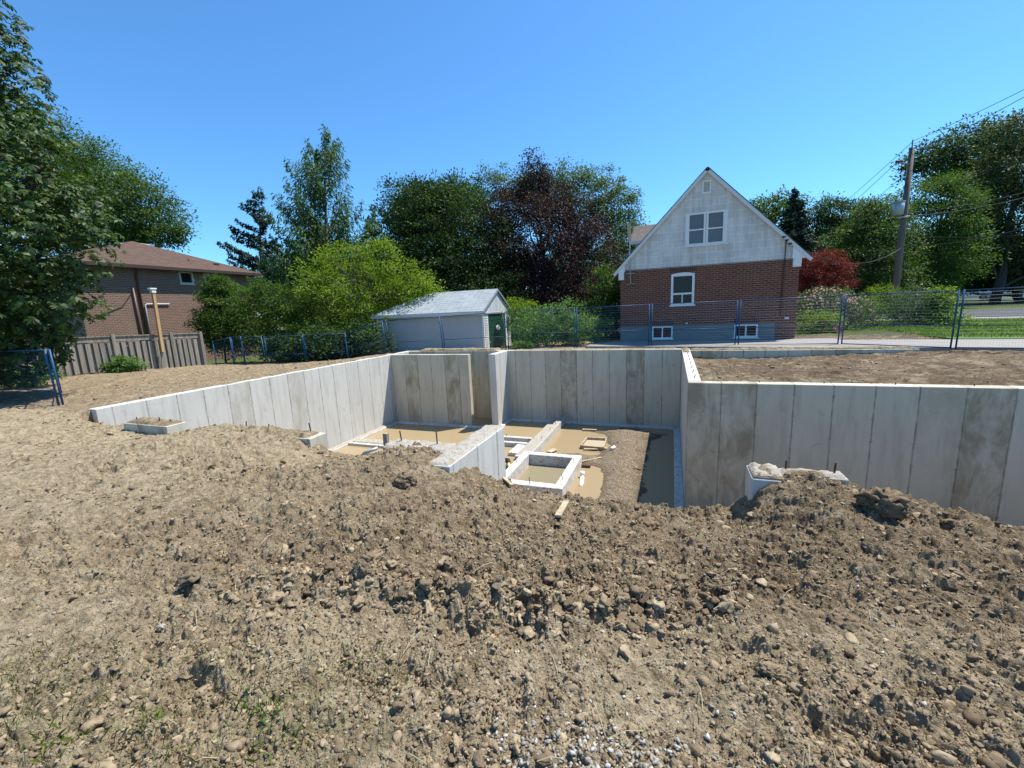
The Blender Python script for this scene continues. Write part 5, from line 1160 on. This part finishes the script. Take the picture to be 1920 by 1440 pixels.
tree('dark_tree', 27, [(770, 400, 52, 55), (800, 470, 75, 70), (860, 430, 75, 60), (900, 480, 70, 80), (850, 540, 110, 80), (760, 520, 60, 80), (930, 560, 70, 70), (820, 370, 45, 25), (790, 600, 90, 60)], (845, 660), LF['dark'], 'dense dark green tree towering behind the grey shed roof', seed=31, clump=.55, per=66, lsz=.165, trunk_r=.3, zbase=-.6, inner=.35, dens=1.15)
tree('round_tree', 40, [(770, 372, 38, 28), (812, 368, 42, 24), (852, 360, 34, 24), (884, 378, 34, 24), (745, 395, 24, 24), (830, 400, 80, 40)], (825, 660), LF['maple_dk'], 'rounded treetop peeping over the dense dark tree', seed=32, clump=.75, per=40, lsz=.28, trunk_r=.3, zbase=-.6)
tree('pale_maple', 34, [(935, 345, 34, 26), (975, 350, 40, 24), (1060, 350, 50, 32), (1110, 370, 56, 44), (1150, 400, 40, 48), (1130, 450, 60, 60), (1100, 520, 70, 70), (1165, 430, 26, 30), (1010, 370, 60, 30), (1150, 500, 40, 60)], (1090, 650), LF['pale'], 'light green silvery maple behind the purple tree', seed=33, clump=.62, per=56, lsz=.19, trunk_r=.3, zbase=-.3, rough=.32)
tree('purple_beech', 27, [(994, 292, 7, 22), (1008, 312, 10, 18), (998, 335, 26, 30), (1022, 350, 22, 24), (975, 358, 20, 22), (965, 390, 50, 36), (1040, 390, 48, 38), (1085, 430, 52, 40), (985, 450, 80, 60), (1060, 490, 80, 60), (960, 520, 60, 60), (1010, 560, 80, 45), (1090, 550, 50, 40), (935, 430, 30, 35), (1112, 420, 22, 18)], (1020, 650), LF['purple'], 'dark purple-leaved beech in the middle of the tree line', seed=34, clump=.5, per=54, lsz=.14, trunk_r=.25, zbase=-.2, rough=.38, inner=.4)
tree('hedge_tree', 30, [(900, 560, 70, 50), (1000, 590, 90, 40), (1090, 590, 60, 40), (760, 620, 70, 40)], (960, 660), LF['dark'], 'low dark undergrowth in the shade under the purple beech', 'undergrowth', seed=35, clump=.6, per=38, lsz=.22, zbase=-.4, nl=10)
tree('lime_tree', 21.5, [(602, 508, 30, 22), (650, 490, 42, 26), (705, 486, 30, 24), (735, 468, 15, 14), (640, 540, 70, 42), (745, 520, 40, 28), (788, 528, 26, 20), (815, 545, 16, 12), (705, 560, 66, 44), (625, 600, 56, 44), (760, 545, 40, 26), (588, 556, 24, 30), (690, 610, 50, 30), (668, 468, 12, 12), (618, 490, 12, 10)], (650, 690), LF['lime'], 'bright lime green tree overhanging the left end of the shed roof', seed=36, clump=.42, per=44, lsz=.145, trunk_r=.09, zbase=-.5, rough=.42, nl=40, dens=.75, asp=.42, bark='bark_pale')
tree('green_shrub', 20.5, [(470, 560, 28, 24), (505, 575, 42, 34), (540, 580, 36, 34), (480, 610, 46, 40), (540, 625, 56, 40), (600, 640, 60, 36), (487, 538, 10, 12), (530, 545, 14, 12)], (520, 690), LF['hedge'], 'mid green overgrown shrub at the corner of the brown brick house', 'shrub', seed=37, clump=.34, per=36, lsz=.13, trunk_r=.06, zbase=-.5, rough=.25, nl=30, asp=.42)
tree('cedar_shrub', 21.5, [(408, 545, 24, 22), (425, 575, 34, 30), (404, 610, 30, 38), (440, 620, 40, 40), (410, 535, 10, 12)], (425, 690), LF['hedge'], 'feathery green cedar in front of the right part of the brown brick wall', 'shrub', seed=38, clump=.30, per=60, lsz=.13, trunk_r=.05, zbase=-.5, rough=.25, nl=10, asp=.4, dens=1.3)
tree('undergrowth', 19.2, [(600, 650, 70, 30), (690, 640, 40, 34), (540, 655, 50, 22), (660, 655, 50, 22)], (620, 690), LF['dark'], 'shaded tangle of leaves behind the leaning blue panels', 'undergrowth', seed=39, clump=.3, per=34, lsz=.13, trunk_r=.04, zbase=-.6, nl=26)
tree('garden_shrub', 22, [(1135, 545, 28, 42), (1130, 600, 34, 42), (1150, 580, 22, 50)], (1135, 650), LF['hedge'], 'upright leafy shrub against the left wall of the gabled house', 'shrub', seed=40, clump=.32, per=36, lsz=.14, trunk_r=.06, zbase=-.1, asp=.5)
tree('climbing_shrub', 18.6, [(1000, 605, 36, 26), (1060, 598, 36, 30), (1030, 625, 50, 24), (1085, 625, 40, 26), (985, 630, 26, 20), (1120, 612, 24, 20)], (1040, 650), LF['bush'], 'rambling green shrub with pale flowers between the shed and the house', 'shrub', seed=41, clump=.24, per=30, lsz=.085, trunk_r=.03, zbase=-.05, rough=.35, asp=.6, nl=40)
tree('elder_bush', 20.5, [(965, 572, 16, 12), (985, 578, 20, 12), (975, 595, 26, 18)], (975, 650), LF['lime'], 'yellow-green bush just right of the shed gable', 'shrub', seed=42, clump=.24, per=30, lsz=.10, trunk_r=.03, zbase=-.1, asp=.5)
tree('low_plant', 17.6, [(975, 647, 14, 6), (990, 648, 10, 5)], (980, 652), LF['bush'], 'low pale weed on the soil just right of the shed door', 'weed', seed=43, clump=.1, per=26, lsz=.06, trunk_r=.006, zbase=0, nl=6)
tree('weed_bush', 15.4, [(215, 688, 18, 12), (240, 685, 24, 14), (225, 676, 12, 10)], (228, 702), LF['bush'], 'small bright green weed bush at the foot of the wooden fence', 'weed', seed=44, clump=.14, per=30, lsz=.075, trunk_r=.008, zbase=.02, nl=12)
tree('weed_bush', 12.0, [(80, 702, 30, 16), (40, 712, 30, 14)], (70, 722), LF['bush'], 'shaded low weeds under the chestnut tree beside the fence', 'weed', seed=45, clump=.14, per=26, lsz=.07, trunk_r=.008, zbase=.02, nl=12)
# right side
tree('yellow_green_tree', 44, [(1440, 395, 32, 24), (1470, 385, 30, 22), (1450, 430, 44, 40), (1425, 385, 14, 12)], (1450, 600), LF['hedge'], 'yellow-green treetop just right of the gabled house roof', seed=51, clump=.8, per=36, lsz=.30, trunk_r=.25, zbase=0)
conifer('spruce_tree', 36, (1490, 352), (1492, 600), [(0, 3), (.15, 14), (.4, 30), (.7, 44), (1, 50)], LF['spruce'], 'dense dark spruce just beyond the right eave of the gabled house', 52, 170, R(12), .45, .36, .2, zbase=0, dens=2.6, asp=.4)
tree('maple_tree', 40, [(1545, 395, 34, 22), (1580, 400, 34, 24), (1540, 450, 50, 50), (1600, 440, 50, 44), (1570, 510, 70, 60), (1620, 400, 26, 18)], (1580, 600), LF['maple_dk'], 'green tree between the dark spruce and the utility pole', seed=53, clump=.75, per=58, lsz=.22, trunk_r=.3, zbase=0, rough=.3)
tree('maple_tree', 35, [(1625, 425, 40, 34), (1660, 400, 30, 24), (1600, 480, 60, 50), (1650, 470, 50, 60), (1620, 530, 70, 40), (1640, 385, 18, 14)], (1630, 600), LF['maple'], 'leafy maple directly behind and left of the utility pole', seed=54, clump=.62, per=62, lsz=.19, trunk_r=.3, zbase=0, rough=.3)
tree('maple_tree', 38, [(1745, 375, 46, 34), (1780, 400, 44, 50), (1730, 430, 50, 60), (1760, 480, 60, 50), (1720, 520, 60, 34), (1800, 450, 30, 50), (1770, 350, 24, 16)], (1750, 600), LF['hedge'], 'light green maple right of the utility pole', seed=55, clump=.68, per=62, lsz=.20, trunk_r=.3, zbase=0, rough=.3)
tree('ash_tree', 56, [(1760, 290, 44, 26), (1810, 265, 48, 26), (1850, 252, 34, 24), (1780, 320, 60, 24), (1840, 300, 60, 40), (1735, 300, 20, 14), (1870, 290, 40, 40)], (1904, 600), LF['maple_dk'], 'tall spreading ash with open limbs above the light green maple', seed=56, clump=1.1, per=34, lsz=.40, trunk_r=.45, zbase=0, rough=.35, nl=50)
tree('ash_tree', 44, [(1905, 250, 34, 34), (1890, 320, 60, 40), (1940, 300, 60, 70), (1860, 380, 50, 50), (1900, 400, 70, 60), (1960, 420, 80, 80), (1865, 450, 44, 40), (1900, 480, 70, 30), (1950, 500, 70, 30)], (1856, 620), LF['olive'], 'massive olive green ash filling the right edge', seed=57, clump=.85, per=42, lsz=.30, trunk_r=.45, zbase=0, rough=.25)
tree('shade_tree', 48, [(1800, 520, 60, 26), (1870, 500, 60, 30), (1930, 510, 60, 30), (1780, 490, 40, 40)], (1906, 620), LF['dark'], 'dark low-branched tree over the parked cars', seed=58, clump=.8, per=40, lsz=.3, trunk_r=.42, zbase=0)
for (px, D, nm, lb, sd_) in ((1700, 95, 'far_tree', 'distant dark tree across the road behind the silver car', 70), (1560, 90, 'far_tree', 'distant tree seen through gaps behind the red maple', 71), (1830, 100, 'far_tree', 'distant tree closing the view behind the white cars', 72), (1960, 90, 'far_tree', 'distant tree at the right edge behind the dark trunk', 73)):
    tree(nm, D, [(px, 500, 90, 46), (px - 50, 525, 60, 30), (px + 50, 525, 60, 30), (px, 460, 50, 30)], (px, 570), LF['dark'], lb, seed=sd_, clump=2.0, per=34, lsz=.75, trunk_r=.4, zbase=0, nl=10)
for (px, D, lb, sd_) in ((640, 60, 'distant tree hidden behind the redwoods and the lime tree', 74), (760, 58, 'distant tree glimpsed behind the dense dark tree', 75), (560, 62, 'distant tree glimpsed between the spruce and the tallest redwood', 76)):
    tree('far_tree', D, [(px, 500, 60, 40), (px - 40, 540, 50, 40), (px + 40, 540, 50, 40)], (px, 610), LF['maple_dk'], lb, seed=sd_, clump=1.2, per=34, lsz=.5, trunk_r=.3, zbase=-1, nl=10)
for i, px in enumerate((860, 960, 1060, 1150)):
    tree('far_tree', 46, [(px, 560, 60, 50), (px + 20, 600, 60, 30), (px, 500, 50, 40)], (px, 620), LF['dark'], 'distant dark tree deep behind the ' + ['shed ridge', 'shed gable', 'climbing shrub', 'upright shrub at the house'][i], seed=80 + i, clump=1.0, per=36, lsz=.4, trunk_r=.3, zbase=-.5, nl=10)
tree('red_maple', 25, [(1520, 500, 24, 22), (1545, 492, 30, 18), (1560, 520, 32, 26), (1525, 530, 34, 26), (1500, 510, 22, 26), (1575, 505, 16, 14)], (1540, 600), LF['red'], 'crimson Japanese maple beside the right corner of the gabled house', seed=59, clump=.26, per=38, lsz=.11, trunk_r=.08, zbase=0, rough=.3, asp=.35)

# flowering and leafy garden plants behind the fence
def bush(name, D, bl, base_px, leaf, label, seed, clump=.2, per=26, lsz=.075, asp=.55, flowers=None, cat='shrub'):
    t = tree(name, D, bl, base_px, leaf, label, cat, seed=seed, clump=clump, per=per, lsz=lsz, trunk_r=.025, zbase=0, rough=.35, asp=asp, nl=26)
    if flowers:
        mat, n, fs, sub = flowers; rn = np.random.RandomState(seed + 500); BW = blobs_world(sub or bl, D); P, O = crown_pts(BW, .12, rn, 3, 0, .2); k = O[:, 1] < .3; P, O = P[k], O[k]
        P = P[rn.choice(len(P), min(n, len(P)), replace=False)]; idx = np.repeat(np.arange(len(P)), 9); m = len(idx)
        d = unit(rn.normal(size=(m, 3)) + np.array([0, -.5, .6])); N = unit(rn.normal(size=(m, 3)) * .5 + d); T = unit(np.cross(N, rn.normal(size=(m, 3))))
        V = leaf_quads(P[idx] + d * fs * .45, T, N, fs * rn.uniform(.7, 1.1, m), fs * rn.uniform(.7, 1.0, m)); np_mesh('flowers', V, quads(m), mat, t, attr=dict(v=np.repeat(rn.rand(m), 4)))
    return t
bush('rose_bush', 20.2, [(1520, 575, 30, 26), (1550, 570, 34, 28), (1580, 580, 26, 26), (1535, 600, 40, 24), (1605, 590, 24, 30)], (1545, 648), LF['pale'], 'rambling rose bush with pale pink blooms right of the brick corner', 61, flowers=(M['pinkpetal'], 600, .065, None))
bush('hydrangea', 18.6, [(1535, 598, 28, 14), (1548, 612, 28, 18), (1520, 618, 20, 16), (1540, 632, 22, 14)], (1540, 648), LF['lime'], 'low shrub with magenta flower heads in front of the rose bush', 62, flowers=(M['magenta'], 34, .10, [(1545, 618, 26, 22)]))
bush('garden_plant', 20.5, [(1625, 575, 24, 26), (1650, 570, 24, 30), (1640, 605, 34, 26), (1610, 610, 24, 24)], (1635, 650), LF['lime'], 'tall feathery green plant in the middle of the garden bed', 63, asp=.3, cat='plant')
bush('garden_plant', 20, [(1695, 575, 30, 26), (1725, 565, 30, 28), (1705, 605, 40, 26), (1740, 595, 30, 30)], (1715, 650), LF['pale'], 'tall bushy green plant with a few pink blooms before the parked silver car', 64, flowers=(M['pinkpetal'], 60, .07, None), cat='plant')
bush('garden_plant', 19.2, [(1760, 590, 30, 30), (1780, 615, 30, 24), (1745, 625, 34, 22), (1765, 560, 16, 18)], (1765, 650), LF['lime'], 'broad-leaved green plant just left of the corner fence posts', 65, lsz=.10, asp=.7, cat='plant')
bush('garden_plant', 18.4, [(1800, 622, 26, 16), (1825, 630, 18, 12)], (1806, 646), LF['hedge'], 'pale low plant spilling on to the lawn right of the corner posts', 66, lsz=.09, asp=.6, cat='plant')
bush('garden_plant', 18.8, [(1600, 625, 26, 14), (1640, 630, 28, 12), (1690, 630, 28, 14)], (1640, 648), LF['hedge'], 'short yellowish ground plants along the foot of the garden bed', 67, cat='plant')
bush('garden_plant', 18.0, [(1060, 622, 16, 8)], (1062, 645), LF['bush'], 'small shrub with a mauve bloom behind the fence post left of the house', 68, flowers=(M['magenta'], 9, .07, [(1064, 621, 5, 3)]), cat='plant')
gb = empty('garden_bench', tuple(atd(1025, 612, 20.4)), 'grey slatted garden bench back showing among the shrubs', 'bench')
c = atd(1024, 590, 20.4)
for k in range(4): MB().beam((c.x - .33, c.y, c.z + .14 - k * .09), (c.x + .30, c.y + .05, c.z + .12 - k * .09), .03, .05).build('slat', M['metal'], gb)
for dx in (-.33, .30): MB().beam((c.x + dx, c.y + .03, 0), (c.x + dx, c.y + .05, c.z + .2), .04, .04, (0, 1, 0)).build('leg', M['metal'], gb)
